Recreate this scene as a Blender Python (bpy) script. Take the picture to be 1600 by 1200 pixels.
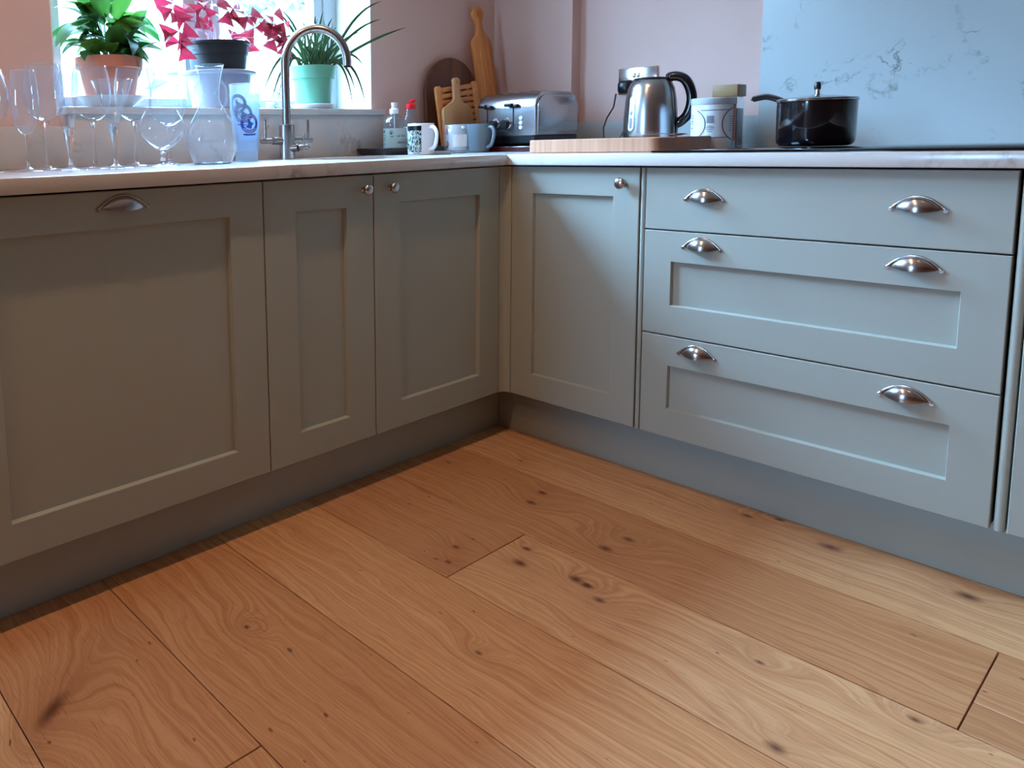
import bpy, bmesh, math, random
from mathutils import Vector, Matrix
random.seed(7)
PI = math.pi
sc = bpy.context.scene
for o in list(bpy.data.objects): bpy.data.objects.remove(o)
COL = sc.collection

# ---------------------------------------------------------------- camera
CAM = Vector((-1.9769, -1.4613, 0.9512))
def cam_matrix(yaw, pitch, roll):
    cy, sy, cp, sp = math.cos(yaw), math.sin(yaw), math.cos(pitch), math.sin(pitch)
    F = Vector((sy*cp, cy*cp, -sp)); Rt = Vector((cy, -sy, 0)); U = Rt.cross(F)
    c, s = math.cos(roll), math.sin(roll)
    r2 = c*Rt + s*U; u2 = -s*Rt + c*U
    return Matrix((r2, u2, -F)).transposed()
cd = bpy.data.cameras.new('camera'); cam = bpy.data.objects.new('camera', cd); COL.objects.link(cam)
cam.matrix_world = Matrix.Translation(CAM) @ cam_matrix(0.65597, 0.11943, -0.02657).to_4x4()
cd.sensor_width = 36; cd.sensor_fit = 'HORIZONTAL'; cd.lens = 1192.6/1600*36
cd.shift_x = (800-449.94)/1600; cd.shift_y = -(600-368.11)/1600
cd.clip_start = 0.02
sc.camera = cam
sc.cycles.transparent_max_bounces = 32; sc.cycles.diffuse_bounces = 6

# ---------------------------------------------------------------- world, light, exposure
w = bpy.data.worlds.new('world'); sc.world = w; w.use_nodes = True
bg = w.node_tree.nodes['Background']; bg.inputs[0].default_value = (0.33, 0.63, 1.0, 1)
# overcast sky: three times brighter overhead than at the horizon
wn = w.node_tree.nodes; wl_ = w.node_tree.links
wtc = wn.new('ShaderNodeTexCoord'); wsx = wn.new('ShaderNodeSeparateXYZ'); wcl = wn.new('ShaderNodeClamp'); wma = wn.new('ShaderNodeMath'); wma.operation = 'MULTIPLY_ADD'
SKY = 205.0
wl_.new(wtc.outputs['Generated'], wsx.inputs[0]); wl_.new(wsx.outputs['Z'], wcl.inputs[0]); wl_.new(wcl.outputs[0], wma.inputs[0]); wma.inputs[1].default_value = SKY*.78; wma.inputs[2].default_value = SKY*.22
wl_.new(wma.outputs[0], bg.inputs[1])
sc.view_settings.view_transform = 'Standard'; sc.view_settings.look = 'None'
sc.view_settings.gamma = 1; sc.view_settings.use_curve_mapping = False
sc.view_settings.exposure = 0.12
def light(kind, name, loc, power, color, **kw):
    l = bpy.data.lights.new(name, kind); l.energy = power; l.color = color
    for k, v in kw.items(): setattr(l, k, v)
    o = bpy.data.objects.new(name, l); o.location = loc; COL.objects.link(o); return o
p = light('AREA', 'window_portal', (-0.55, 0.86, 1.62), 1, (1, 1, 1), shape='RECTANGLE', size=1.24, size_y=1.08)
p.rotation_euler = (-PI/2, 0, 0); p.data.cycles.is_portal = True
WARM = (1.0, 0.63, 0.40)
for x, y, e, cone in [(-0.72,-0.31,1,2.7), (-1.55,-0.31,1.1,2.7), (-2.4,-0.31,1.1,2.7), (-0.72,-1.5,.45,1.15), (-1.62,-1.5,.5,1.15), (-2.5,-1.6,.5,1.15), (-0.9,-2.7,.5,1.2), (-2.2,-2.7,.5,1.2), (-3.6,-1.6,.5,1.2), (-3.6,-3.4,.5,1.2)]:
    light('SPOT', 'ceiling_spot', (x, y, 2.38), 23*e, WARM, spot_size=cone, spot_blend=1, shadow_soft_size=.022)
DY0, DY1, DZ0, DZ1 = .02, .60, 1.0, 2.05
p = light('AREA', 'side_window_portal', (-5.58, (DY0+DY1)/2, (DZ0+DZ1)/2), 1, (1, 1, 1), shape='RECTANGLE', size=DZ1-DZ0, size_y=DY1-DY0)
p.rotation_euler = (0, -PI/2, 0); p.data.cycles.is_portal = True

# ---------------------------------------------------------------- materials
MATS = {}
def srgb(r, g, b):
    f = lambda c: (c/255/12.92) if c/255 <= .04045 else ((c/255+.055)/1.055)**2.4
    return (f(r), f(g), f(b), 1)
class NT:
    def __init__(s, name):
        s.m = bpy.data.materials.new(name); s.m.use_nodes = True; s.t = s.m.node_tree
        s.b = s.t.nodes['Principled BSDF']; s.out = s.t.nodes['Material Output']; MATS[name] = s.m
    def n(s, kind, props=None, **inp):
        nd = s.t.nodes.new(kind)
        for k, v in (props or {}).items(): setattr(nd, k, v)
        for k, v in inp.items():
            key = int(k[1:]) if k[0] == 'i' and k[1:].isdigit() else k.replace('_', ' ')
            s.set(nd.inputs[key], v)
        return nd
    def set(s, sock, v):
        if isinstance(v, bpy.types.NodeSocket): s.t.links.new(v, sock)
        elif isinstance(v, bpy.types.Node): s.t.links.new(v.outputs[0], sock)
        else: sock.default_value = v
    def math(s, op, a, b=0.0, c=0.0, clamp=False):
        nd = s.t.nodes.new('ShaderNodeMath'); nd.operation = op; nd.use_clamp = clamp
        s.set(nd.inputs[0], a); s.set(nd.inputs[1], b); s.set(nd.inputs[2], c); return nd.outputs[0]
    def mix(s, f, a, b, mode='MIX'):
        nd = s.t.nodes.new('ShaderNodeMix'); nd.data_type = 'RGBA'; nd.blend_type = mode
        s.set(nd.inputs[0], f); s.set(nd.inputs[6], a); s.set(nd.inputs[7], b); return nd.outputs[2]
    def ramp(s, f, stops):
        nd = s.t.nodes.new('ShaderNodeValToRGB'); e = nd.color_ramp.elements
        while len(e) < len(stops): e.new(.5)
        for el, (p_, c) in zip(e, stops): el.position = p_; el.color = c if len(c) == 4 else (*c, 1)
        s.set(nd.inputs[0], f); return nd.outputs[0]
    def coord(s, scale=(1, 1, 1), loc=(0, 0, 0), rot=(0, 0, 0), src='Object'):
        tc = s.t.nodes.new('ShaderNodeTexCoord'); mp = s.t.nodes.new('ShaderNodeMapping')
        s.t.links.new(tc.outputs[src], mp.inputs[0])
        mp.inputs['Scale'].default_value = scale; mp.inputs['Location'].default_value = loc; mp.inputs['Rotation'].default_value = rot
        return mp.outputs[0]
    def noise(s, vec, scale, detail=3, rough=.5, dist=0):
        nd = s.n('ShaderNodeTexNoise', Scale=scale, Detail=detail, Roughness=rough, Distortion=dist); s.set(nd.inputs['Vector'], vec); return nd.outputs[0]
    def bump(s, h, strength=.1, dist=.001):
        nd = s.n('ShaderNodeBump', Strength=strength, Distance=dist, Height=h); s.set(s.b.inputs['Normal'], nd.outputs[0])
def simple(name, col, rough=.5, metal=0, bump=None, var=0, coat=0, aniso=0, spec=None):
    s = NT(name); c = srgb(*col)
    if var:
        nz = s.noise(s.coord(), 6, 4)
        d = tuple(x*(1-var) for x in c[:3]) + (1,)
        s.set(s.b.inputs['Base Color'], s.mix(nz, d, c))
    else: s.b.inputs['Base Color'].default_value = c
    s.b.inputs['Roughness'].default_value = rough; s.b.inputs['Metallic'].default_value = metal
    if coat: s.b.inputs['Coat Weight'].default_value = coat
    if spec is not None: s.b.inputs['Specular IOR Level'].default_value = spec
    if aniso: s.b.inputs['Anisotropic'].default_value = aniso
    if bump: s.bump(s.noise(s.coord(), bump[0], 3), bump[1], .0005)
    return s.m
def M_(n): return MATS[n]
simple('sage_paint', (166, 170, 160), .42, var=.02, bump=(350, .06))
simple('plinth_paint', (164, 170, 162), .38)
simple('plaster_pink', (214, 178, 166), .85, var=.03, bump=(90, .15))
simple('white_paint', (232, 232, 230), .7)
simple('upvc_white', (205, 210, 218), .3)
simple('dark_void', (14, 12, 11), .8)
simple('black_plastic', (14, 15, 19), .32)
simple('black_gloss', (6, 7, 12), .12, coat=.6)
simple('black_tray', (16, 18, 24), .35)
simple('glass_black', (5, 6, 8), .06, spec=.6)
simple('chrome', (200, 196, 194), .16, 1)
simple('white_ceramic', (235, 236, 238), .15, coat=.4)
simple('grey_ceramic', (104, 114, 122), .35)
simple('terracotta', (196, 118, 90), .8, var=.12)
simple('black_pot', (22, 24, 28), .5)
simple('grey_pot', (150, 152, 170), .5)
simple('mint_pot', (98, 158, 128), .45, var=.05)
simple('soil', (52, 38, 28), .95, var=.4)
simple('red_plastic', (214, 20, 36), .3)
simple('maroon_gloss', (70, 12, 22), .15, coat=.5)
simple('label_white', (225, 228, 232), .6)
simple('label_green', (40, 110, 90), .6)
simple('label_dark', (40, 46, 52), .6)
simple('label_grey', (120, 126, 134), .6)
simple('logo_blue', (24, 58, 150), .5)
simple('logo_blue_pale', (80, 140, 190), .5)
simple('orange_print', (200, 96, 30), .5)
simple('coffee', (52, 26, 18), .8, var=.4)
simple('teal_glaze', (20, 120, 130), .2)
simple('liquid_clear', (150, 160, 158), .3)
simple('lid_wood', (150, 116, 74), .5, var=.15)
simple('tin_grey', (176, 184, 194), .35, .1)
simple('flower_pink', (226, 60, 120), .5)
simple('amber_print', (225, 140, 50), .5)

def brushed(name, col, rough, sx, sy, sz):
    s = NT(name); c = srgb(*col)
    nz = s.noise(s.coord((sx, sy, sz)), 1, 3, .6)
    s.set(s.b.inputs['Base Color'], s.mix(nz, tuple(x*.90 for x in c[:3])+(1,), c)); s.b.inputs['Metallic'].default_value = 1
    s.set(s.b.inputs['Roughness'], s.math('MULTIPLY_ADD', nz, .08, rough-.04)); s.bump(nz, .02, .0003)
brushed('brushed_nickel', (196, 188, 184), .22, 40, 40, 40)
brushed('brushed_steel', (190, 188, 188), .24, 500, 500, 6)
brushed('toaster_steel', (176, 172, 174), .26, 6, 6, 500)
brushed('tap_steel', (180, 172, 168), .26, 300, 300, 8)

def thin_glass(name, tint, rim=.75, rough=.0, frost=0.0):
    s = NT(name); t = s.t
    tr = s.n('ShaderNodeBsdfTransparent', Color=tint); gl = s.n('ShaderNodeBsdfGlossy', Roughness=.03+rough, Color=(.9, .95, 1, 1))
    lw = s.n('ShaderNodeLayerWeight', Blend=.5)
    f = s.math('MULTIPLY_ADD', s.math('POWER', lw.outputs['Facing'], 2.5), rim, .045, clamp=True)
    mx = s.n('ShaderNodeMixShader', i0=f, i1=tr.outputs[0], i2=gl.outputs[0])
    if frost:
        df = s.n('ShaderNodeBsdfDiffuse', Color=(.75, .8, .84, 1)); tl = s.n('ShaderNodeBsdfTranslucent', Color=(.5, .55, .6, 1))
        m2 = s.n('ShaderNodeMixShader', i0=.55, i1=df.outputs[0], i2=tl.outputs[0])
        mx = s.n('ShaderNodeMixShader', i0=frost, i1=mx.outputs[0], i2=m2.outputs[0])
    s.t.links.new(mx.outputs[0], s.out.inputs['Surface'])
thin_glass('thin_glass', (.935, .955, .97, 1), .8, 0, .05)
thin_glass('window_glass', (.97, .99, 1, 1), .5)
thin_glass('clear_plastic', (.84, .87, .87, 1), .6, .05, .08)
thin_glass('frosted_plastic', (.78, .85, .92, 1), .4, .2, .30)
s = NT('solid_glass'); s.b.inputs['Transmission Weight'].default_value = 1; s.b.inputs['Roughness'].default_value = 0; s.b.inputs['IOR'].default_value = 1.45; s.b.inputs['Base Color'].default_value = (.97, .99, 1, 1)

def leafmat(name, c1, c2, stripe=None, trans=.5):
    s = NT(name); oi = s.n('ShaderNodeObjectInfo')
    nz = s.noise(s.coord((1, 1, 1), src='Generated'), 4, 2)
    col = s.mix(oi.outputs['Random'], srgb(*c1), srgb(*c2))
    if stripe:
        uv = s.n('ShaderNodeAttribute', {'attribute_name': 'across'})
        col = s.mix(s.math('GREATER_THAN', s.math('ABSOLUTE', uv.outputs['Fac']), .62), col, srgb(*stripe))
    col = s.mix(s.math('MULTIPLY', nz, .35), col, (0.01, .05, .02, 1))
    s.set(s.b.inputs['Base Color'], col); s.b.inputs['Roughness'].default_value = .4
    tl = s.n('ShaderNodeBsdfTranslucent', Color=col)
    mx = s.n('ShaderNodeMixShader', i0=trans, i1=s.b.outputs[0], i2=tl.outputs[0]); s.t.links.new(mx.outputs[0], s.out.inputs['Surface'])
leafmat('lily_leaf', (36, 80, 26), (84, 122, 40), trans=.35)
leafmat('oxalis_leaf', (120, 8, 34), (160, 20, 54), trans=.35)
leafmat('grass_leaf', (14, 46, 18), (36, 66, 22), (78, 92, 52), trans=.10)
leafmat('oxalis_stem', (230, 190, 205), (240, 200, 215), trans=.3)
leafmat('hedge_leaf', (90, 96, 92), (110, 116, 108), trans=.15)

# quartz and marble
def stone(name, base, vein, dens, vscale, rough=.2, mscale=2.6):
    s = NT(name); v = s.coord()
    warp = s.n('ShaderNodeTexNoise', Scale=3.0, Detail=4); s.set(warp.inputs['Vector'], v)
    vv = s.n('ShaderNodeVectorMath', {'operation': 'MULTIPLY_ADD'}, i0=warp.outputs['Color'], i1=(.25, .25, .25), i2=v).outputs[0]
    n1 = s.noise(vv, vscale, 5, .6)
    ridge = s.math('ABSOLUTE', s.math('SUBTRACT', n1, .5))
    line = s.ramp(ridge, [(0, (1, 1, 1)), (.012, (.5, .5, .5)), (.04, (0, 0, 0))])
    mask = s.ramp(s.noise(s.coord(loc=(3.1, 1.7, .4)), mscale, 4, .6), [(dens, (0, 0, 0)), (min(1, dens+.09), (1, 1, 1))])
    cl = s.math('MULTIPLY', line, mask)
    soft = s.noise(s.coord(loc=(7, 2, 1)), 1.6, 3)
    b2 = s.mix(s.math('MULTIPLY', soft, .25), srgb(*base), srgb(*vein))
    s.set(s.b.inputs['Base Color'], s.mix(s.math('MULTIPLY', cl, .8), b2, srgb(*vein))); s.b.inputs['Roughness'].default_value = rough
stone('quartz', (204, 195, 188), (150, 134, 122), .52, 5, .18)
stone('marble', (192, 198, 198), (92, 96, 92), .555, 11, .22, 5.5)

# woods
def wood(name, c1, c2, scale=(30, 30, 2), rough=.45, stripes=None):
    s = NT(name); v = s.coord(scale)
    n1 = s.noise(v, 1, 4, .6, .6)
    col = s.mix(s.math('MULTIPLY_ADD', n1, 1.6, -.3, clamp=True), srgb(*c1), srgb(*c2))
    if stripes:
        ax, sc_, c3 = stripes
        vr = s.n('ShaderNodeTexWhiteNoise', {'noise_dimensions': '1D'})
        sp = s.n('ShaderNodeSeparateXYZ'); s.set(sp.inputs[0], s.coord())
        s.set(vr.inputs['W'], s.math('FLOOR', s.math('MULTIPLY', sp.outputs[ax], sc_)))
        col = s.mix(s.math('MULTIPLY', vr.outputs['Value'], .55), col, srgb(*c3))
    s.set(s.b.inputs['Base Color'], col); s.b.inputs['Roughness'].default_value = rough
    s.bump(n1, .05, .0005)
wood('bamboo', (206, 124, 58), (230, 152, 80), (60, 60, 3), stripes=('X', 55, (150, 84, 40)))
wood('board_pale', (196, 146, 98), (214, 168, 120), (40, 40, 4))
wood('board_slat', (204, 128, 66), (226, 156, 92), (4, 40, 40))
wood('board_dark', (52, 26, 18), (110, 62, 40), (22, 22, 4), stripes=('X', 17, (150, 96, 60)))
wood('block_wood', (176, 122, 92), (204, 152, 120), (6, 90, 3), stripes=('Y', 110, (166, 116, 84)))

# oak floor: grain contours bend round the knots
KNOTS = [(-1.582,-.25,.05,.9,1), (-.324,-.33,.018,.5,0), (-.254,-.317,.016,.5,0), (-.39,-.575,.020,.6,0), (-.312,-.589,.018,.6,0), (-.647,-.348,.011,.4,0), (-.71,-.378,.008,.3,0),
 (-.528,-.458,.012,.4,0), (-.592,-.486,.022,.4,0), (-.554,-.601,.018,.55,0), (-.557,-.63,.014,.4,0), (-.586,-.675,.016,.55,0), (-.907,-.62,.010,.5,0), (-.542,-.959,.010,.45,0),
 (.017,-.72,.016,.4,0), (.054,-.777,.010,.3,0), (-.0,-.901,.026,.7,0), (-.01,-1.144,.026,.7,0), (-.501,-1.172,.012,.4,0), (-.735,-1.055,.02,.5,0), (-1.196,-.278,.008,1.0,0), (-.122,-.155,.008,.3,0), (-.29,-.02,.011,.3,0), (-1.70,-.7,.03,.6,0)]
def oak():
    s = NT('oak'); sp = s.n('ShaderNodeSeparateXYZ'); s.set(sp.inputs[0], s.coord())
    x, y = sp.outputs['X'], sp.outputs['Y']
    oi = s.n('ShaderNodeObjectInfo')
    rnd = s.math('MULTIPLY', oi.outputs['Random'], 37.0)
    comb = s.n('ShaderNodeCombineXYZ'); s.set(comb.inputs[0], s.math('MULTIPLY', x, 5)); s.set(comb.inputs[1], s.math('MULTIPLY', y, 1.6)); s.set(comb.inputs[2], rnd)
    base = s.noise(comb.outputs[0], 1, 3, .5)
    wob = s.noise(s.coord(), 9, 3, .55)
    F = s.math('ADD', s.math('MULTIPLY', x, 1.0), s.math('ADD', s.math('MULTIPLY', base, .17), s.math('MULTIPLY', wob, .012)))
    dark = None; halo = None
    for kx, ky, r, st, big in KNOTS:
        dx = s.math('SUBTRACT', x, kx); dy = s.math('SUBTRACT', y, ky)
        if big:
            a = s.math('ADD', s.math('MULTIPLY', dx, .79), s.math('MULTIPLY', dy, .61)); b_ = s.math('SUBTRACT', s.math('MULTIPLY', dy, .79), s.math('MULTIPLY', dx, .61))
            d = s.math('SQRT', s.math('ADD', s.math('MULTIPLY', s.math('MULTIPLY', a, a), .5), s.math('MULTIPLY', s.math('MULTIPLY', b_, b_), 4.5)))
        else:
            d = s.math('SQRT', s.math('ADD', s.math('MULTIPLY', dx, dx), s.math('MULTIPLY', s.math('MULTIPLY', dy, dy), .45)))
        d = s.math('ADD', d, s.math('MULTIPLY_ADD', wob, .014, -.007))
        R = r*5 + .03
        fall = s.math('SUBTRACT', 1, s.math('DIVIDE', d, R), clamp=True)
        F = s.math('ADD', F, s.math('MULTIPLY', s.math('MULTIPLY', fall, fall), st*.12))
        k = s.math('SUBTRACT', 1.0, s.math('DIVIDE', d, r*.8), clamp=True)
        h = s.math('MULTIPLY', s.math('MULTIPLY', fall, fall), .55 if big else .28)
        dark = k if dark is None else s.math('MAXIMUM', dark, k)
        halo = h if halo is None else s.math('MAXIMUM', halo, h)
    g1 = s.n('ShaderNodeTexNoise', {'noise_dimensions': '2D'}, Scale=1, Detail=3, Roughness=.65)
    c2 = s.n('ShaderNodeCombineXYZ'); s.set(c2.inputs[0], s.math('MULTIPLY', F, 125)); s.set(c2.inputs[1], s.math('ADD', s.math('MULTIPLY', y, 1.3), rnd)); s.set(g1.inputs['Vector'], c2.outputs[0])
    fine = s.n('ShaderNodeTexNoise', {'noise_dimensions': '2D'}, Scale=1, Detail=2)
    c3 = s.n('ShaderNodeCombineXYZ'); s.set(c3.inputs[0], s.math('MULTIPLY', x, 420)); s.set(c3.inputs[1], s.math('MULTIPLY', y, 14)); s.set(fine.inputs['Vector'], c3.outputs[0])
    g = s.ramp(g1.outputs[0], [(.30, (1, 1, 1)), (.5, (.42, .42, .42)), (.62, (0, 0, 0))])
    tone = oi.outputs['Color']
    col = s.mix(s.math('MULTIPLY', g, .58), tone, s.mix(1.0, tone, srgb(196, 150, 112), 'MULTIPLY'))
    pores = s.ramp(fine.outputs[0], [(.25, (1, 1, 1)), (.40, (0, 0, 0))])
    col = s.mix(s.math('MULTIPLY', pores, .55), col, srgb(120, 74, 44))
    cloud = s.noise(s.coord((3, 1.2, 1), loc=(5, 3, 0)), 2, 3)
    col = s.mix(s.math('MULTIPLY', cloud, .35), col, srgb(176, 116, 72))
    col = s.mix(halo, col, srgb(140, 78, 46))
    col = s.mix(s.math('MULTIPLY', dark, 1.15, clamp=True), col, srgb(100, 56, 34))
    # dark mineral specks
    spk = s.ramp(s.noise(s.coord((1, .5, 1)), 55, 1), [(.755, (0, 0, 0)), (.79, (1, 1, 1))])
    col = s.mix(s.math('MULTIPLY', spk, .7), col, srgb(70, 40, 26))
    s.set(s.b.inputs['Base Color'], col)
    s.set(s.b.inputs['Roughness'], s.math('MULTIPLY_ADD', g, .08, .40)); s.b.inputs['Specular IOR Level'].default_value = .35
    s.bump(s.math('ADD', g, pores), -.08, .0006)
oak()

def mug_print():
    s = NT('mug_print'); sp = s.n('ShaderNodeSeparateXYZ'); s.set(sp.inputs[0], s.coord())
    z = sp.outputs['Z']
    v = s.n('ShaderNodeTexVoronoi', Scale=300); s.set(v.inputs['Vector'], s.coord((1, 1, .6)))
    pal = s.ramp(s.n('ShaderNodeSeparateColor', Color=v.outputs['Color']).outputs[0], [(0, srgb(20, 30, 40)), (.3, srgb(20, 70, 70)), (.5, srgb(210, 215, 215)), (.7, srgb(50, 130, 120)), (.85, srgb(170, 120, 50)), (1, srgb(220, 222, 220))])
    col = s.mix(s.math('GREATER_THAN', z, .083), pal, srgb(12, 14, 22))
    s.set(s.b.inputs['Base Color'], col); s.b.inputs['Roughness'].default_value = .2
mug_print()

# ---------------------------------------------------------------- mesh helpers
class MB:
    def __init__(s): s.v = []; s.f = []; s.attr = None
    def add(s, vs, fs):
        o = len(s.v); s.v += [tuple(v) for v in vs]; s.f += [tuple(i+o for i in f) for f in fs]; return s
    def box(s, x0, x1, y0, y1, z0, z1):
        return s.add([(x, y, z) for x in (x0, x1) for y in (y0, y1) for z in (z0, z1)],
            [(0,1,3,2), (4,6,7,5), (0,4,5,1), (2,3,7,6), (0,2,6,4), (1,5,7,3)])
    def lathe(s, prof, n=40, c=(0, 0), cap0=False, cap1=False, sx=1, sy=1):
        vs = []; fs = []
        for r, z in prof:
            for i in range(n):
                a = 2*PI*i/n; vs.append((c[0]+sx*r*math.cos(a), c[1]+sy*r*math.sin(a), z))
        for k in range(len(prof)-1):
            for i in range(n):
                j = (i+1) % n; fs.append((k*n+i, k*n+j, (k+1)*n+j, (k+1)*n+i))
        if cap0: fs.append(tuple(range(n))[::-1])
        if cap1: fs.append(tuple(range((len(prof)-1)*n, len(prof)*n)))
        return s.add(vs, fs)
    def tube(s, path, r, n=12, cap=True, flat=1.0):
        path = [Vector(p_) for p_ in path]; R = r if isinstance(r, (list, tuple)) else [r]*len(path)
        vs = []; fs = []; up = None
        for i, p_ in enumerate(path):
            t = (path[min(i+1, len(path)-1)]-path[max(i-1, 0)]).normalized()
            if up is None: up = Vector((0, 0, 1)) if abs(t.z) < .9 else Vector((1, 0, 0))
            a = t.cross(up)
            if a.length < 1e-6: a = t.orthogonal()
            a.normalize(); b = a.cross(t).normalized(); up = b
            for k in range(n):
                th = 2*PI*k/n; vs.append(p_ + R[i]*(a*math.cos(th) + b*math.sin(th)*flat))
        for i in range(len(path)-1):
            for k in range(n):
                j = (k+1) % n; fs.append((i*n+k, i*n+j, (i+1)*n+j, (i+1)*n+k))
        if cap: fs.append(tuple(range(n))[::-1]); fs.append(tuple(range((len(path)-1)*n, len(path)*n)))
        return s.add(vs, fs)
    def prism(s, poly, mp, d0, d1):
        n = len(poly); vs = [mp(a, b, d0) for a, b in poly] + [mp(a, b, d1) for a, b in poly]
        return s.add(vs, [tuple(range(n)), tuple(range(n, 2*n))] + [(i, (i+1) % n, n+(i+1) % n, n+i) for i in range(n)])
    def xf(s, m):
        s.v = [tuple(m @ Vector(v)) for v in s.v]; return s
def obj(name, mb, mat, parent=None, smooth=False, bevel=0, seg=2, loc=None, merge=True):
    me = bpy.data.meshes.new(name); me.from_pydata(mb.v, [], mb.f)
    bm = bmesh.new(); bm.from_mesh(me)
    if merge: bmesh.ops.remove_doubles(bm, verts=bm.verts, dist=1e-6)
    bmesh.ops.recalc_face_normals(bm, faces=bm.faces)
    if bevel:
        es = [e for e in bm.edges if len(e.link_faces) == 2 and e.calc_face_angle(0) > .5]
        bmesh.ops.bevel(bm, geom=es, offset=bevel, segments=seg, profile=.5, affect='EDGES', clamp_overlap=True)
    bm.to_mesh(me); bm.free()
    if smooth or bevel:
        for p_ in me.polygons: p_.use_smooth = True
        me.set_sharp_from_angle(angle=math.radians(smooth if isinstance(smooth, (int, float)) and not isinstance(smooth, bool) else 40))
    me.materials.append(M_(mat) if isinstance(mat, str) else mat)
    o = bpy.data.objects.new(name, me); COL.objects.link(o)
    if parent: o.parent = parent
    if loc: o.location = loc
    return o
def tag(o, label, cat, group=None, kind=None):
    if label: o['label'] = label
    if cat: o['category'] = cat
    if group: o['group'] = group
    if kind: o['kind'] = kind
    return o
def thing(name, loc, label, cat, group=None, rz=0):
    o = bpy.data.objects.new(name, None); COL.objects.link(o); o.empty_display_size = .05
    o.location = loc; o.rotation_euler = (0, 0, rz); return tag(o, label, cat, group)
def struct(name, mb, mat, **kw):
    o = obj(name, mb, mat, **kw); o['kind'] = 'structure'; return o
def tess(mb_, loops, mp, d0, d1):
    from mathutils.geometry import tessellate_polygon
    L3 = [[Vector((a, b, 0)) for a, b in l] for l in loops]; flat = [p_ for l in L3 for p_ in l]; n = len(flat)
    vs = [mp(p_.x, p_.y, d0) for p_ in flat]+[mp(p_.x, p_.y, d1) for p_ in flat]; fs = []
    for tri in tessellate_polygon(L3): fs += [tuple(tri), tuple(i+n for i in tri)[::-1]]
    o = 0
    for l in L3:
        k = len(l); fs += [(o+i, o+(i+1) % k, n+o+(i+1) % k, n+o+i) for i in range(k)]; o += k
    return mb_.add(vs, fs)
def dup(root, loc, rz=None, label=None):
    def rec(o, par):
        c = o.copy(); COL.objects.link(c); c.parent = par
        for ch in o.children: rec(ch, c)
        return c
    r = rec(root, None); r.location = loc
    if rz is not None: r.rotation_euler = (0, 0, rz)
    if label: r['label'] = label
    return r
def arc(cx, cy, r, a0, a1, n): return [(cx+r*math.cos(a0+(a1-a0)*i/n), cy+r*math.sin(a0+(a1-a0)*i/n)) for i in range(n+1)]

ZW, ZB, ZT = .902, .150, .865
YA = .64; XBOX = .785; XB = .845; YBOX = .27

# ---------------------------------------------------------------- room shell
fl = struct('floor', MB().box(-5.6, 1.0, -6.2, 1.0, -.06, -.016), 'dark_void')
TONES = [(228, 178, 128), (206, 150, 102), (222, 168, 116), (206, 150, 104), (196, 142, 96)]
seams = [(.085, .105), (-.185, .085), (-.476, -.185), (-.761, -.476), (-1.052, -.761), (-1.349, -1.052), (-1.636, -1.349), (-1.925, -1.636), (-2.215, -1.925), (-2.5, -2.215), (-2.79, -2.5), (-3.08, -2.79), (-3.37, -3.08)] + [(-3.37-.29*(i+1), -3.37-.29*i) for i in range(7)] + [(-5.6, -5.4)]
rows = {1: [((-.185, .085), [-3.8, -1.9, .1], [0, 0])],
        2: [((-.476, -.185), [-1.22, .1], [1]), ((-.381, -.185), [-3.0, -1.22], [3]), ((-.476, -.381), [-3.0, -1.22], [4])],
        3: [((-.761, -.476), [-3.4, -2.1, -.417, .1], [1, 0, 3])],
        4: [((-1.052, -.761), [-3.6, -1.7, .1], [1, 2])],
        5: [((-1.349, -1.052), [-3.3, -1.9, .1], [0, 1])],
        6: [((-1.636, -1.349), [-3.1, -.541, .1], [1, 3])]}
def plank(x0, x1, y0, y1, tone):
    g = .0011
    o = obj('plank', MB().box(x0+g, x1-g, y0+g, y1-g, -.016, 0), 'oak', fl, bevel=.0007, seg=1)
    o.color = srgb(*TONES[tone])
plank(.085, .105, -6.2, .1, 0)
for k, lst in rows.items():
    for (x0, x1), ys, tn in lst:
        if ys[0] < -1.5: plank(x0, x1, -6.2, ys[0], (k+2) % 5)
        for i in range(len(ys)-1): plank(x0, x1, ys[i], ys[i+1], tn[i])
for i, (x0, x1) in enumerate(seams[7:]):
    off = [-.9, -1.7, -.4, -1.3, -2.0, -.7, -1.5][i % 7]
    plank(x0, x1, off, .1, (i*2) % 5); plank(x0, x1, off-1.9, off, (i*3+1) % 5); plank(x0, x1, -6.2, off-1.9, (i+2) % 5)
struct('ceiling', MB().box(-5.6, 1.0, -6.2, 1.0, 2.4, 2.46), 'white_paint')
WX0, WX1, WZ0, WZ1 = -1.165, .055, 1.060, 2.12
wa = MB()
wa.box(-5.6, WX0, YA, YA+.30, 0, 2.4); wa.box(WX1, 1.1, YA, YA+.30, 0, 2.4); wa.box(WX0, WX1, YA, YA+.30, 0, WZ0-.012); wa.box(WX0, WX1, YA, YA+.30, WZ1, 2.4)
struct('wall_back', wa, 'plaster_pink', merge=False)
rv = MB(); rv.box(WX1-.004, WX1, YA+.001, YA+.30, WZ0, WZ1); rv.box(WX0, WX0+.004, YA+.001, YA+.30, WZ0, WZ1); rv.box(WX0, WX1, YA+.001, YA+.30, WZ1-.004, WZ1)
struct('trim_1', rv, 'white_paint', merge=False)
struct('wall_right', MB().box(XB, 1.0, -6.2, YBOX, 0, 2.4).box(XBOX, 1.0, YBOX, YA, 0, 2.4), 'plaster_pink', merge=False)
struct('wall_left', MB().box(-5.8, -5.6, -6.2, DY0, 0, 2.4).box(-5.8, -5.6, DY1, YA, 0, 2.4).box(-5.8, -5.6, DY0, DY1, DZ1, 2.4).box(-5.8, -5.6, DY0, DY1, 0, DZ0), 'plaster_pink', merge=False)
dr = tag(bpy.data.objects.new('window_2', None), None, None, kind='structure'); COL.objects.link(dr)
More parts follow.
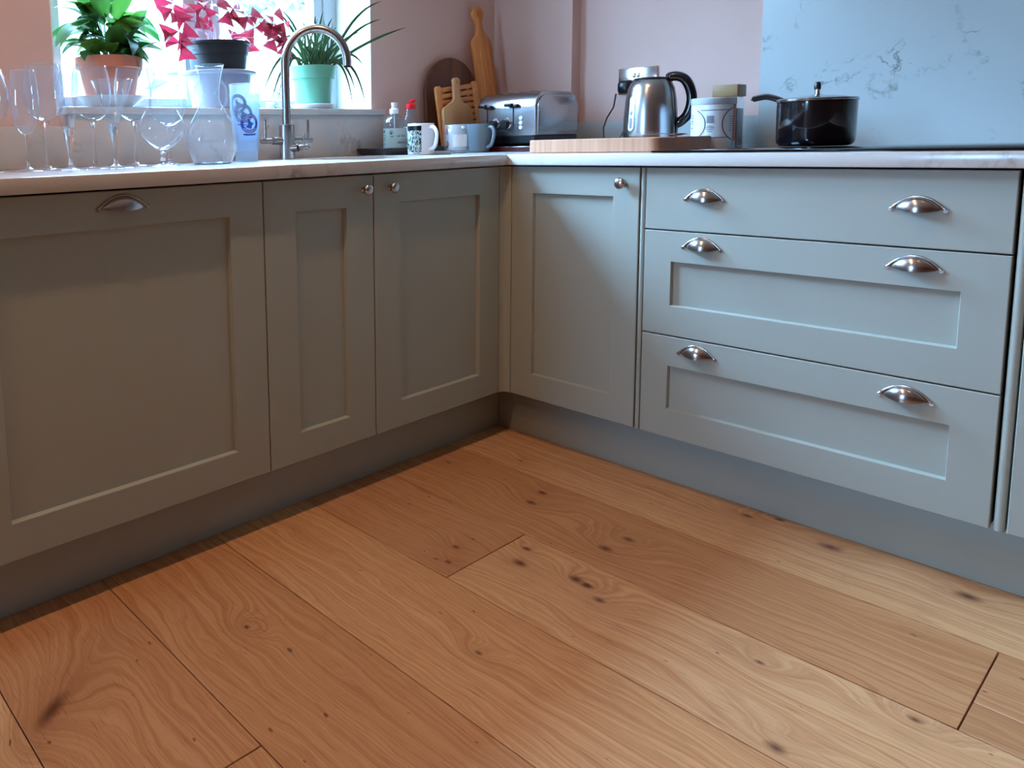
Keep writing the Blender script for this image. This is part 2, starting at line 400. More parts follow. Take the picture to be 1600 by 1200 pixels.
df = MB().box(-5.75, -5.68, DY0, DY0+.05, DZ0, DZ1).box(-5.75, -5.68, DY1-.05, DY1, DZ0, DZ1).box(-5.75, -5.68, DY0+.05, DY1-.05, DZ1-.05, DZ1).box(-5.75, -5.68, DY0+.05, DY1-.05, DZ0, DZ0+.05)
obj('window_frame', df, 'upvc_white', dr, merge=False)
obj('pane', MB().box(-5.716, -5.712, DY0+.05, DY1-.05, DZ0+.05, DZ1-.05), 'window_glass', dr)
struct('wall_front', MB().box(-5.6, 1.0, -6.3, -6.2, 0, 2.4), 'plaster_pink')
# window frame with mullion and two sashes
FY0, FY1 = .83, .90
win = tag(bpy.data.objects.new('window_1', None), None, None, kind='structure'); COL.objects.link(win)
fr = MB(); fr.box(WX0, WX0+.06, FY0, FY1, WZ0, WZ1); fr.box(WX1-.065, WX1, FY0, FY1, WZ0, WZ1); fr.box(WX0+.06, WX1-.065, FY0, FY1, WZ1-.06, WZ1); fr.box(WX0+.06, WX1-.065, FY0, FY1, WZ0, WZ0+.025)
obj('window_frame', fr, 'upvc_white', win, merge=False, bevel=.004)
MUL = -.555
obj('mullion', MB().box(MUL-.028, MUL+.028, FY0-.006, FY1, WZ0+.025, WZ1-.06), 'upvc_white', win, bevel=.004)
for a, b in ((WX0+.06, MUL-.028), (MUL+.028, WX1-.065)):
    sm = MB(); t = .045; z0, z1 = WZ0+.025, WZ1-.06
    sm.box(a, a+t, FY0+.008, FY1-.01, z0, z1); sm.box(b-t, b, FY0+.008, FY1-.01, z0, z1); sm.box(a+t, b-t, FY0+.008, FY1-.01, z0, z0+.03); sm.box(a+t, b-t, FY0+.008, FY1-.01, z1-.04, z1)
    so = obj('sash', sm, 'upvc_white', win, merge=False, bevel=.005)
    obj('pane', MB().box(a+t, b-t, .862, .866, z0+.03, z1-.04), 'window_glass', so)
# outside: lawn and a hedge beyond the window
struct('ground', MB().box(-40, 20, -25, 40, -.4, -.3), simple('lawn', (58, 66, 46), .9, var=.3))
hb = MB(); rr = random.Random(3)
def htop(x): return 3.5+.35*math.sin(x*.9)+.25*math.sin(x*2.3+1)
for i in range(5200):
    cx = rr.uniform(-11, 16); c = Vector((cx, rr.uniform(8.1, 9.2), rr.uniform(-.2, 1)**1.0*htop(cx) if i % 3 else htop(cx)+rr.uniform(-.3, .25)))
    q = Matrix.Rotation(rr.uniform(0, 6), 3, Vector((rr.random()-.5, rr.random()-.5, rr.random()-.5)).normalized()); k = rr.uniform(.7, 1.6)
    hb.add([c+q@(Vector(v_)*k) for v_ in ((-.14, 0, 0), (0, -.07, .02), (.14, 0, 0), (0, .07, .02))], [(0, 1, 2, 3)])
n_ = 54; lo = []; 
for i in range(n_+1):
    x_ = -11+27*i/n_; lo.append((x_, htop(x_)-.12))
hb.add([(x_, 8.5, z_) for x_, z_ in lo]+[(x_, 9.0, z_) for x_, z_ in lo]+[(x_, 8.5, -.25) for x_, z_ in lo], [(i, i+1, n_+2+i, n_+1+i) for i in range(n_)]+[(i, i+1, 2*(n_+1)+i+1, 2*(n_+1)+i) for i in range(n_)])
hg = obj('garden_hedge', hb, 'hedge_leaf', merge=False); tag(hg, 'tall leafy hedge outside, seen through the window panes behind the plants', 'hedge', kind='stuff')

# quartz sill, its front panel, upstands
sill = thing('window_sill', (-.52, YA-.005, 1.05), 'white marbled quartz window sill carrying the potted plants', 'sill')
obj('sill_slab', MB().box(-.625, .615, -.028, .19, -.001, .021), 'quartz', sill, bevel=.003)
obj('sill_panel', MB().box(-.615, .610, -.016, .0, -.148, -.001), 'quartz', sill, bevel=.002)
up = thing('quartz_upstand', (-2.3, YA-.016, ZW), 'low quartz upstand on the back wall behind the leftmost glasses', 'upstand')
obj('upstand_panel', MB().box(-1.2, 1.16, 0, .0155, .0005, .116), 'quartz', up, bevel=.0015)
up = thing('quartz_upstand', (XB-.016, YBOX, ZW), 'low marbled upstand behind the kettle and canister', 'upstand')
obj('upstand_panel', MB().box(0, .0155, -.662, -.001, .0005, .104), 'marble', up, bevel=.0015)
sb = thing('splashback', (XB-.021, -.393, ZW), 'tall pale marble splashback with grey veins behind the black saucepan', 'splashback')
obj('splashback_slab', MB().box(0, .0205, -2.4, 0, .0005, 1.45), 'marble', sb, bevel=.0015)

# ---------------------------------------------------------------- worktop, sink
wt = thing('worktop', (0, 0, ZW), 'L-shaped white quartz worktop with faint grey veins over the cabinets', 'worktop')
SX0, SX1, SY0, SY1 = -.50, -.06, .11, .47
T = -.032
L = MB()
xs = [-3.4, SX0, SX1, -.02, XBOX-.001]; 
for (x0, x1, y0, y1) in [(-3.4, SX0, -.02, YA-.001), (SX0, SX1, -.02, SY0), (SX0, SX1, SY1, YA-.001), (SX1, -.02, -.02, YA-.001), (-.02, XBOX-.001, -.02, YA-.001)]:
    L.box(x0, x1, y0, y1, T, 0)
L.box(-.02, XBOX-.001, -.6, -.02, T, 0); L.box(-.02, XBOX-.001, -2.6, -.6, T, 0); L.box(XBOX-.001, XB-.001, -2.6, YBOX-.001, T, 0)
obj('slab', L, 'quartz', wt, merge=False)
# square nosing with small round-over
nz = MB().box(-3.4, -.02, -.026, -.019, T, 0).box(-.026, -.019, -2.6, -.019, T, 0)
obj('front_edge', nz, 'quartz', wt, merge=False, bevel=.002)
sk = thing('sink', ((SX0+SX1)/2, (SY0+SY1)/2, ZW+T), 'stainless steel undermount sink bowl below the swan neck tap', 'sink')
a, b = (SX1-SX0)/2+.004, (SY1-SY0)/2+.004
bw = MB()
def rrect(w_, h_, r, n=6):
    pts = []
    for cx, cy, a0 in ((w_-r, h_-r, 0), (-w_+r, h_-r, PI/2), (-w_+r, -h_+r, PI), (w_-r, -h_+r, 3*PI/2)): pts += arc(cx, cy, r, a0, a0+PI/2, n)
    return pts
def loft(mb, loops, cap0=False, cap1=False):
    n = len(loops[0]); vs = [v for l in loops for v in l]
    fs = [(k*n+i, k*n+(i+1) % n, (k+1)*n+(i+1) % n, (k+1)*n+i) for k in range(len(loops)-1) for i in range(n)]
    if cap0: fs.append(tuple(range(n)))
    if cap1: fs.append(tuple(range((len(loops)-1)*n, len(loops)*n)))
    return mb.add(vs, fs)
loft(bw, [[(x, y, z) for x, y in rrect(a-i, b-i, .05)] for i, z in ((-.012, -.001), (0, -.001), (.004, -.14), (.03, -.165))], cap1=True)
obj('bowl', bw, 'brushed_steel', sk, smooth=True)
obj('drain', MB().lathe([(.0, -.163), (.03, -.163), (.034, -.1645)], 24), 'chrome', sk, smooth=True)

# ---------------------------------------------------------------- cabinets
def LM(a, z, d): return (a, d, z)          # left run: a = x, depth +y
def RM(a, z, d): return (d, a, z)          # right run: a = y, depth +x
def slab_front(mp, a0, a1, z0, z1, th=.02, inner=None, rec=.012):
    """door or drawer front with an optional sunk panel opening; returns frame MB, panel MB"""
    e = .0015; f = MB()
    def rect(a0, a1, z0, z1, d): return [mp(a0, z0, d), mp(a1, z0, d), mp(a1, z1, d), mp(a0, z1, d)]
    loops = [rect(a0, a1, z0, z1, th), rect(a0, a1, z0, z1, e), rect(a0+e, a1-e, z0+e, z1-e, 0)]
    if inner:
        i0, i1, j0, j1 = inner; s_ = .003
        loops += [rect(i0, i1, j0, j1, 0), rect(i0+.001, i1-.001, j0+.001, j1-.001, .001), rect(i0+s_, i1-s_, j0+s_, j1-s_, rec), rect(i0+s_, i1-s_, j0+s_, j1-s_, th), loops[0]]
        loft(f, loops); pn = MB()
        q0, q1 = mp(i0+s_, j0+s_, rec), mp(i1-s_, j1-s_, th-.001)
        xs_, ys_, zs_ = zip(q0, q1); pn.box(min(xs_), max(xs_), min(ys_), max(ys_), min(zs_), max(zs_))
        return f, pn
    loft(f, loops, cap0=True, cap1=True); return f, None
def cup_handle(mp, ac, zc, parent, wd=.09):
    """half-moon cup pull; zc = height of its two screw ends"""
    h = wd/2; hh = h-.005; m = MB(); n1, n2 = 26, 10; vs = []; fs = []
    for i in range(n1+1):
        x = -math.cos(PI*i/n1); env = 1-x*x
        for k in range(n2+1):
            ph = PI/2*k/n2      # 0 at the lip (bottom, out), 90deg at the top against the door
            vs.append(mp(ac+x*hh, zc+.001 - .006*env*(1-math.sin(ph)) + .0245*env*math.sin(ph), -(.0012+.020*env*max(0, math.cos(ph))**.8)))
    for i in range(n1):
        for k in range(n2):
            q = i*(n2+1)+k; fs.append((q, q+1, q+n2+2, q+n2+1))
    m.add(vs, fs)
    rim = [mp(ac+x*h, zc+.0265*(1-x*x), -.0022) for x in [-math.cos(PI*i/n1) for i in range(n1+1)]]
    m.tube(rim, [.0030]*3+[.0024]*(n1-5)+[.0030]*3, 8)
    for sg in (-1, 1):
        m.tube([mp(ac+sg*h, zc-.001, 0), mp(ac+sg*h, zc-.001, -.0028)], .0042, 12); m.tube([mp(ac+sg*h, zc-.001, -.0028), mp(ac+sg*h, zc-.001, -.0044)], .0026, 10)
    return obj('cup_handle', m, 'brushed_nickel', parent, smooth=60)
def knob(mp, ac, zc, parent):
    m = MB(); prof = [(.0085, 0), (.0085, .0015), (.0055, .004), (.005, .012), (.009, .015), (.0148, .018), (.0155, .021), (.0135, .0245), (.008, .0268), (.0, .0275)]
    m.lathe([(r, d) for r, d in prof], 28)
    m.v = [mp(ac+x, zc+y, -d) for x, y, d in m.v]
    return obj('knob', m, 'brushed_nickel', parent, smooth=60)
def front(name, mp, a0, a1, z0, z1, parent, inner=None):
    f, pn = slab_front(mp, a0, a1, z0, z1, inner=inner)
    d = obj(name, f, 'sage_paint', parent)
    if pn: obj('panel', pn, 'sage_paint', d)
    return d
def carcass(mp, a0, a1, parent, depth=.58):
    q0, q1 = mp(a0, ZB+.002, .0215), mp(a1, ZT, depth); xs_, ys_, zs_ = zip(q0, q1)
    return obj('carcass', MB().box(min(xs_), max(xs_), min(ys_), max(ys_), min(zs_), max(zs_)), 'dark_void', parent)
cab = thing('base_cabinet', (0, 0, 0), 'wide shaker cabinet at the far left with one cup handle', 'cabinet')
carcass(LM, -1.648, -.924, cab)
d = front('door', LM, -1.650, -.9245, ZB, ZT, cab, (-1.553, -1.018, .226, .789))
cup_handle(LM, -1.282, .828, d, .112)
cab = thing('base_cabinet', (0, 0, 0), 'narrow shaker cabinet between the wide cabinet and the sink cabinet door', 'cabinet')
carcass(LM, -.921, -.562, cab); d = front('door', LM, -.9215, -.5640, ZB, ZT, cab, (-.827, -.659, .224, .785)); knob(LM, -.598, .8265, d)
cab = thing('sink_cabinet', (0, 0, 0), 'shaker cabinet left of the inner corner, knob at its top left', 'cabinet')
cs = MB()
for a0, a1, b0, b1, c0, c1 in ((-.560, -.545, .0215, .58, .152, ZT), (-.035, -.025, .0215, .58, .152, ZT), (-.545, -.035, .0215, .58, .152, .17), (-.545, -.035, .56, .58, .17, .68), (-.545, -.035, .0215, .03, .17, .86)): cs.box(a0, a1, b0, b1, c0, c1)
obj('carcass', cs, 'dark_void', cab, merge=False)
d = front('door', LM, -.5605, -.0260, ZB, ZT, cab, (-.465, -.1195, .2245, .786)); knob(LM, -.501, .827, d)
cab = thing('base_cabinet', (0, 0, 0), 'far left shaker cabinet cut off by the picture edge', 'cabinet')
carcass(LM, -2.25, -1.655, cab); d = front('door', LM, -2.252, -1.6535, ZB, ZT, cab, (-2.16, -1.75, .224, .785))
# concave corner post
post = MB(); r = .024; outer = arc(-.025+.0, -.025+.0, r, PI/2, 0, 8)
poly = [(x, y) for x, y in arc(-.0245, -.0245, .0245, PI/2, 0, 8)] + [(.02, -.0245), (.02, .02), (-.0245, .02)]
post.prism(poly, lambda a, b, d_: (a, b, d_), ZB, ZT)
po = obj('corner_post', post, 'sage_paint', smooth=True); tag(po, 'concave sage corner post between the two cabinet runs', 'post')
cab = thing('corner_cabinet', (0, 0, 0), 'shaker corner cabinet right of the inner corner, knob at its top right', 'cabinet')
carcass(RM, -.427, -.026, cab); d = front('door', RM, -.4280, -.0260, ZB, ZT, cab, (-.356, -.100, .226, .786)); knob(RM, -.383, .8225, d)
def bead_post(name, a0, a1, parent):
    n = 8; m = MB(); c = (a0+a1)/2; h = (a1-a0)/2
    pts = [(a1, .03)] + [(c+h*math.cos(PI*i/n), .006-.006*math.sin(PI*i/n)) for i in range(n+1)] + [(a0, .03)]
    m.prism(pts, lambda a_, dd, z: (dd, a_, z), ZB, ZT); return obj(name, m, 'sage_paint', parent, smooth=True)
cab = thing('drawer_unit', (0, 0, 0), 'three drawer unit under the hob with six cup handles', 'drawer unit')
carcass(RM, -1.163, -.447, cab); bead_post('end_post', -.4435, -.4310, cab)
d = front('drawer', RM, -1.1640, -.4465, .7045, ZT, cab); cup_handle(RM, -.594, .786, d); cup_handle(RM, -1.0155, .784, d)
d = front('drawer', RM, -1.1640, -.4465, .4270, .7012, cab, (-1.0935, -.5165, .505, .6225)); cup_handle(RM, -.592, .663, d); cup_handle(RM, -1.016, .661, d)
d = front('drawer', RM, -1.1640, -.4465, ZB, .4238, cab, (-1.0925, -.516, .2265, .345)); cup_handle(RM, -.590, .385, d); cup_handle(RM, -1.0165, .383, d)
cab = thing('base_cabinet', (0, 0, 0), 'sage cabinet at the right picture edge beyond the drawers', 'cabinet')
carcass(RM, -1.79, -1.193, cab); bead_post('end_post', -1.1865, -1.1695, cab)
front('door', RM, -1.792, -1.1900, ZB, ZT, cab, (-1.70, -1.28, .226, .786))
cab = thing('base_cabinet', (0, 0, 0), 'sage cabinet at the far right end of the run, beyond the picture edge', 'cabinet')
carcass(RM, -2.55, -1.797, cab); front('door', RM, -2.55, -1.796, ZB, ZT, cab, (-2.45, -1.90, .226, .786))
o = obj('plinth', MB().box(-3.4, .066, .066, .084, .001, ZB-.002), 'plinth_paint', bevel=.001); tag(o, 'grey green plinth board under the left cabinets', 'plinth')
o = obj('plinth', MB().box(.066, .084, -2.6, .0655, .001, ZB-.002), 'plinth_paint', bevel=.001); tag(o, 'grey green plinth board under the right cabinets', 'plinth')

# ---------------------------------------------------------------- stemware and cups on the left worktop
def place_glass(name, x, y, label, cat, group, bowl, stem=None, foot=None, n=48, z=ZW):
    t = thing(name, (x, y, z), label, cat, group)
    obj('bowl', MB().lathe(bowl, n), 'thin_glass', t, smooth=60)
    if stem: obj('stem', MB().lathe(stem, 20, cap0=True, cap1=True), 'solid_glass', t, smooth=60)
    if foot: obj('foot', MB().lathe(foot, 44), 'thin_glass', t, smooth=50)
    return t
def foot_prof(r, h=.012, rs=.005): return [(.0, .0006), (r*.96, .0006), (r, .0012), (r*.97, .0022), (r*.6, .0045), (rs*2.0, h*.62), (rs*1.1, h), (rs*.9, h)]
def smooth_prof(pts, n=6):
    out = []
    P = [pts[0]]+pts+[pts[-1]]
    for i in range(1, len(P)-2):
        for k in range(n):
            t = k/n; out.append(tuple(.5*((2*P[i][j])+(-P[i-1][j]+P[i+1][j])*t+(2*P[i-1][j]-5*P[i][j]+4*P[i+1][j]-P[i+2][j])*t*t+(-P[i-1][j]+3*P[i][j]-3*P[i+1][j]+P[i+2][j])*t**3) for j in (0, 1)))
    out.append(pts[-1]); return [(max(0, r), z) for r, z in out]
GL = 'stemware standing on the left worktop'
place_glass('champagne_flute', -1.359, .33, 'tall tulip champagne flute with plain bowl, left of the etched flute', 'glass', GL,
    smooth_prof([(.0, .088), (.012, .090), (.024, .108), (.031, .135), (.033, .160), (.031, .195), (.0265, .232), (.0258, .233)]),
    [(.0045, .088), (.0032, .075), (.003, .03), (.0045, .011)], foot_prof(.037))
WG = smooth_prof([(.0, .122), (.016, .125), (.036, .140), (.047, .165), (.0505, .195), (.047, .235), (.042, .262), (.0413, .263)])
WS = [(.010, .1215), (.006, .112), (.0038, .095), (.0036, .04), (.0055, .012)]
wg = place_glass('wine_glass', -1.264, .46, 'large wine glass behind the two flutes at the left', 'glass', GL, WG, WS, foot_prof(.040))
dup(wg, (-1.137, .46, ZW), label='large wine glass between the etched flute and the cone glass')
dup(wg, (-1.017, .46, ZW), label='large wine glass just right of the cone glass, in front of the white dish')
bg_ = smooth_prof([(.0, .108), (.018, .112), (.040, .130), (.050, .158), (.0515, .185), (.046, .215), (.038, .238), (.0372, .239)])
g = place_glass('wine_glass', -.906, .47, 'balloon wine glass behind the squat brandy snifter', 'glass', GL, bg_, [(.009, .108), (.0045, .095), (.004, .03), (.006, .012)], foot_prof(.040))
dup(g, (-1.424, .40, ZW), label='balloon wine glass cut by the left picture edge')
g = place_glass('champagne_flute', -1.268, .30, 'straight champagne flute with an etched swirl pattern below its rim', 'glass', GL,
    smooth_prof([(.0, .095), (.010, .099), (.0165, .125), (.0215, .165), (.026, .205), (.0292, .244), (.0288, .2445)]),
    [(.0155, .101), (.0105, .075), (.0055, .045), (.0045, .02), (.007, .011)], foot_prof(.042))
et = MB()
for k in range(16):
    a0 = k*2*PI/16; r_ = .0275
    et.tube([((r_+.0012*(math.sin(t*3)))*math.cos(a0+.13*math.sin(t*4)), (r_+.0012*math.sin(t*3))*math.sin(a0+.13*math.sin(t*4)), .178+t*.035) for t in [i/10*1.5 for i in range(11)]], .0006, 5)
obj('etched_pattern', et, 'frosted_plastic', g, merge=False)
place_glass('cone_glass', -1.157, .29, 'cone shaped glass with a wide flared rim on a tapering stem', 'glass', GL,
    [(.0, .094), (.006, .096), (.010, .104), (.0302, .158), (.0500, .214), (.0494, .2145)],
    [(.0125, .110), (.0105, .092), (.0062, .06), (.0042, .03), (.006, .011)], foot_prof(.047))
place_glass('brandy_snifter', -1.026, .29, 'squat brandy snifter with a round bowl on a short stem', 'glass', GL,
    smooth_prof([(.0, .042), (.014, .044), (.034, .056), (.052, .075), (.0592, .094), (.054, .117), (.0435, .139), (.0428, .1395)]),
    [(.011, .042), (.0065, .034), (.0058, .024), (.009, .013)], foot_prof(.045))
t = thing('carafe', (-.870, .30, ZW), 'round bellied clear glass carafe with two loop handles at its neck', 'carafe')
obj('body', MB().lathe(smooth_prof([(.0, .003), (.046, .002), (.055, .014), (.067, .042), (.0700, .070), (.060, .105), (.040, .140), (.0262, .165), (.0232, .185), (.0262, .215), (.0335, .248), (.0385, .262), (.0378, .2625)]), 64), 'thin_glass', t, smooth=70)
obj('base', MB().lathe([(.0, .0008), (.049, .0008), (.052, .004), (.050, .0075), (.0, .009)], 48), 'solid_glass', t, smooth=50)
for sg in (-1, 1):
    ax = Vector((.80, -.60, 0))*sg
    pth = [ax*r_+Vector((0, 0, z_)) for r_, z_ in smooth_prof([(.028, .222), (.040, .205), (.0435, .180), (.037, .155), (.0285, .143)], 5)]
    obj('handle', MB().tube(pth, .0035, 10), 'thin_glass', t, smooth=True)

def patch(mb, rf, a0, a1, z0, z1, n=8, m=1, off=.0006):
    """curved label patch lying on a surface of radius rf(z)"""
    vs = []; fs = []
    for j in range(m+1):
        z_ = z0+(z1-z0)*j/m; r_ = rf(z_)+off
        for i in range(n+1):
            a_ = a0+(a1-a0)*i/n; vs.append((r_*math.cos(a_), r_*math.sin(a_), z_))
    for j in range(m):
        for i in range(n):
            q = j*(n+1)+i; fs.append((q, q+1, q+n+2, q+n+1))
    return mb.add(vs, fs)
def wrapped(mb, rf, ac, zc, pts2, off=.0007, faces=None):
    """flat polygon(s) bent onto the surface: pts (u right, v up) seen from outside"""
    vs = []
    for u_, v_ in pts2:
        z_ = zc+v_; r_ = rf(z_)+off; a_ = ac+u_/r_; vs.append((r_*math.cos(a_), r_*math.sin(a_), z_))
    return mb.add(vs, faces or [tuple(range(len(vs)))])
def cup_rf(z_): return .0330+(.0455-.0330)*z_/.169
def emblem(t, ac, mat, zc=.111):
    R0, R1 = .0185, .0278; m = MB(); n = 48
    ring = [(R0*math.cos(2*PI*i/n), R0*math.sin(2*PI*i/n)) for i in range(n)]+[(R1*math.cos(2*PI*i/n), R1*math.sin(2*PI*i/n)) for i in range(n)]
    wrapped(m, cup_rf, ac, zc, ring, faces=[(i, (i+1) % n, n+(i+1) % n, n+i) for i in range(n)])
    for i in range(n): pass
    rb = [(x_, -.0305-.0035*math.cos(x_/.02)+s_) for s_ in (0, .0042) for x_ in [-.019+.038*k/12 for k in range(13)]]
    wrapped(m, cup_rf, ac, zc, rb, faces=[(i, i+1, 14+i, 13+i) for i in range(12)])
    obj('emblem_ring', m, mat, t, merge=False)
    b = MB(); k_ = 1.12   # diving bird with swept wings
    S_ = lambda pts: [(x_*k_, y_*k_) for x_, y_ in pts]
    wrapped(b, cup_rf, ac, zc, S_([(-.005, .0135), (-.0005, .0085), (.0035, .0035), (.006, .0035), (.008, .0010), (.0115, .0015), (.0085, -.003), (.005, -.005), (.0005, -.006), (-.0035, -.0035), (-.0055, .004)]), faces=[(0, 1, 10), (1, 2, 9, 10), (2, 3, 8, 9), (3, 4, 7, 8), (4, 5, 6, 7)])
    wrapped(b, cup_rf, ac, zc, S_([(-.003, -.003), (.006, -.0045), (.0055, -.0095), (.003, -.0148), (-.001, -.0105), (-.0055, -.0135), (-.006, -.0095), (-.0135, -.0095), (-.0085, -.006)]), faces=[(0, 1, 2, 4), (2, 3, 4), (0, 4, 6), (4, 5, 6), (0, 6, 7, 8)])
    obj('emblem_bird', b, mat, t, merge=False)
    seq = [3.0, 2.2, 2.6, 2.0, 2.8, 2.2, 3.2, 2.0, 2.5]
    for base_a, cnt in ((PI*.85, 12), (PI*1.22, 10)):
        l = MB()
        for k in range(cnt):
            th = base_a - k*(PI*.70/(cnt-1)) if cnt == 12 else base_a + k*(PI*.56/(cnt-1))
            hw = seq[k % 9]*.00036; q = []
            for du, dv in ((-hw, -.0024), (hw, -.0024), (hw, -.0006), (-hw*.2, -.0006), (-hw*.2, .0006), (hw, .0006), (hw, .0024), (-hw, .0024)):
                rr_ = .0231+dv; aa = th-du/.0231; q.append((rr_*math.cos(aa), rr_*math.sin(aa)))
            wrapped(l, cup_rf, ac, zc, q, off=.0011)
        obj('emblem_lettering', l, 'label_white', t, merge=False)
for k, (dz, da, mt, lb) in enumerate([(0, .30, 'logo_blue', 'lowest frosted plastic cup of the nested stack, blue round emblem'), (.029, -.15, 'logo_blue_pale', 'middle frosted plastic cup nested in the stack beside the carafe'), (.058, -.55, 'logo_blue_pale', 'topmost frosted plastic cup of the nested stack beside the carafe')]):
    t = thing('plastic_cup', (-.676, .42, ZW+dz), lb, 'cup', 'nested frosted plastic cups')
    obj('body', MB().lathe([(.0, .004), (.032, .004), (.033, .0005), (.0455, .169), (.0448, .1695)], 48), 'frosted_plastic', t, smooth=40)
    emblem(t, math.atan2(-1.88, -1.30)+da, mt)

# ---------------------------------------------------------------- tap
t = thing('kitchen_tap', (-.430, .54, ZW), 'brushed steel swan neck mixer tap with two upright stick levers', 'tap')
obj('base_column', MB().lathe([(.0, .0005), (.027, .0005), (.027, .003), (.0255, .004), (.0255, .111), (.0245, .1125), (.0, .1125)], 40), 'tap_steel', t, smooth=30)
sp_ = Vector((math.cos(math.radians(-38)), math.sin(math.radians(-38)), 0)); R_ = .101
pth = [Vector((0, 0, .112)), Vector((0, 0, .20)), Vector((0, 0, .28))]
pth += [sp_*(R_-R_*math.cos(a_))+Vector((0, 0, .308+R_*1.08*math.sin(a_))) for a_ in [PI*i/28 for i in range(0, 30)]]
obj('spout', MB().tube(pth, .0142, 24), 'tap_steel', t, smooth=50)
e_ = pth[-1]; d_ = (pth[-1]-pth[-2]).normalized()
obj('spout_tip', MB().tube([e_-d_*.001, e_+d_*.004], .0120, 20), 'dark_void', t, smooth=40)
for sg, nm in ((-1, 'lever'), (1, 'lever')):
    ox = .002 if sg > 0 else 0
    v = MB().tube([(sg*.022, 0, .060), (sg*.058, 0, .060)], .0125, 24).tube([(sg*.058, 0, .060), (sg*(.104+ox), 0, .060)], .0085, 20)
    v = obj('valve', v, 'tap_steel', t, smooth=40, merge=False)
    obj(nm, MB().tube([(sg*(.088+ox), 0, .064), (sg*(.088+ox), 0, .128)], .0045, 14), 'tap_steel', v, smooth=40)
v = obj('filter_valve', MB().tube([(.004, -.018, .036), (.014, -.042, .036)], .0125, 20).tube([(.014, -.042, .036), (.040, -.052, .040)], .0085, 16), 'tap_steel', t, smooth=40, merge=False)
obj('lever', MB().tube([(.032, -.050, .040), (.032, -.050, .082)], .0042, 12).tube([(.040, -.052, .036), (.048, -.054, .036)], .007, 12), 'tap_steel', v, smooth=40, merge=False)

# ---------------------------------------------------------------- plants on the sill
ZS = 1.071
def leaf_mesh(L, W, bend, fold, name, n=9, tipw=.0):
    vs = []; fs = []; ac = []
    for i in range(n+1):
        t_ = i/n; w_ = W*(math.sin(PI*min(1, t_**.8))**.75 if 0 < t_ < 1 else 0)*(1-.25*t_) + .0004
        a_ = bend*t_; x_ = L*(math.sin(a_)/bend if bend else t_); z_ = -L*((1-math.cos(a_))/bend if bend else 0)
        for k in (-1, -.5, 0, .5, 1):
            vs.append((x_, w_*k, z_+abs(k)*w_*fold)); ac.append(k)
    for i in range(n):
        for k in range(4):
            q = i*5+k; fs.append((q, q+1, q+6, q+5))
    me = bpy.data.meshes.new(name); me.from_pydata(vs, [], fs)
    for p_ in me.polygons: p_.use_smooth = True
    at = me.attributes.new('across', 'FLOAT', 'POINT')
    for i, a_ in enumerate(ac): at.data[i].value = a_
    return me
def leaf_obj(name, me, mat, parent, loc, az, el, roll=0, sc_=1):
    if not me.materials: me.materials.append(M_(mat))
    o = bpy.data.objects.new(name, me); COL.objects.link(o); o.parent = parent; o.location = loc
    o.rotation_mode = 'QUATERNION'
    o.rotation_quaternion = (Matrix.Rotation(az, 3, 'Z') @ Matrix.Rotation(-el, 3, 'Y') @ Matrix.Rotation(roll, 3, 'X')).to_quaternion()
    o.scale = (sc_,)*3; return o
# peace lily
t = thing('peace_lily', (-.960, .722, ZS), 'leafy green peace lily in a terracotta pot on the sill', 'potted plant')
obj('pot', MB().lathe([(.0, .032), (.070, .032), (.074, .040), (.089, .118), (.0985, .119), (.0995, .150), (.093, .152), (.088, .128), (.0, .128)], 48), 'terracotta', t, smooth=35)
obj('soil', MB().lathe([(.0, .1345), (.05, .136), (.087, .131)], 24), 'soil', t)
o = obj('saucer', MB().lathe([(.0, 0), (.055, 0), (.062, .003), (.100, .028), (.107, .036), (.104, .036), (.060, .009), (.0, .008)], 48), 'white_ceramic', smooth=50, loc=(-.960, .722, ZS))
tag(o, 'white bowl shaped saucer under the terracotta pot', 'saucer')
rr = random.Random(11); LV = [leaf_mesh(.115, .030, b_, .35, 'lily_leaf') for b_ in (.5, .9, 1.3, 1.7)]
stems = MB()
hand = [((-.135, -.06, .245), 200, -18, 1.35), ((-.13, -.05, .185), 195, 5, 1.0), ((.10, -.06, .245), -20, 10, 1.1), ((.095, -.02, .185), -10, -25, 1.0), ((.02, -.09, .215), 40, 48, 1.15), ((.085, .0, .30), 115, 40, 1.0), ((-.06, -.08, .20), 150, 20, .95), ((.05, -.07, .16), -35, -10, .8), ((-.02, -.06, .30), 80, 60, 1.2), ((-.05, -.05, .33), 160, 40, 1.25), ((.10, .02, .27), 0, 5, 1.25), ((-.11, .0, .22), 190, 20, 1.0)]
for k in range(78):
    if k < len(hand): (bx_, by_, bz_), az_, el_, s_ = hand[k]; az_ = math.radians(az_); el_ = math.radians(el_); bx_ *= .55; by_ *= .7
    else:
        az_ = rr.uniform(PI*.70, PI*2.30); rad = rr.uniform(.015, .068); bx_, by_ = rad*math.cos(az_), rad*math.sin(az_)
        if by_ > .03: by_ = .03
        bz_ = .135+rr.uniform(.01, .14); el_ = rr.uniform(-.1, 1.25); s_ = rr.uniform(.72, 1.12)
    leaf_obj('leaf', LV[k % 4], 'lily_leaf', t, (bx_, by_, bz_), az_, el_, rr.uniform(-.5, .5), s_)
    stems.tube([(bx_*.35, by_*.35, .13), (bx_*.6, by_*.6, .13+(bz_-.13)*.5), (bx_, by_, bz_)], .0014, 5)
for az_, hgt in ((2.2, .40), (1.2, .42), (.4, .40)):
    stems.tube([(0, 0, .13), (.03*math.cos(az_), -.02, .26), (.09*math.cos(az_), -.03, hgt)], .0013, 5)
obj('stems', stems, 'lily_leaf', t, merge=False)
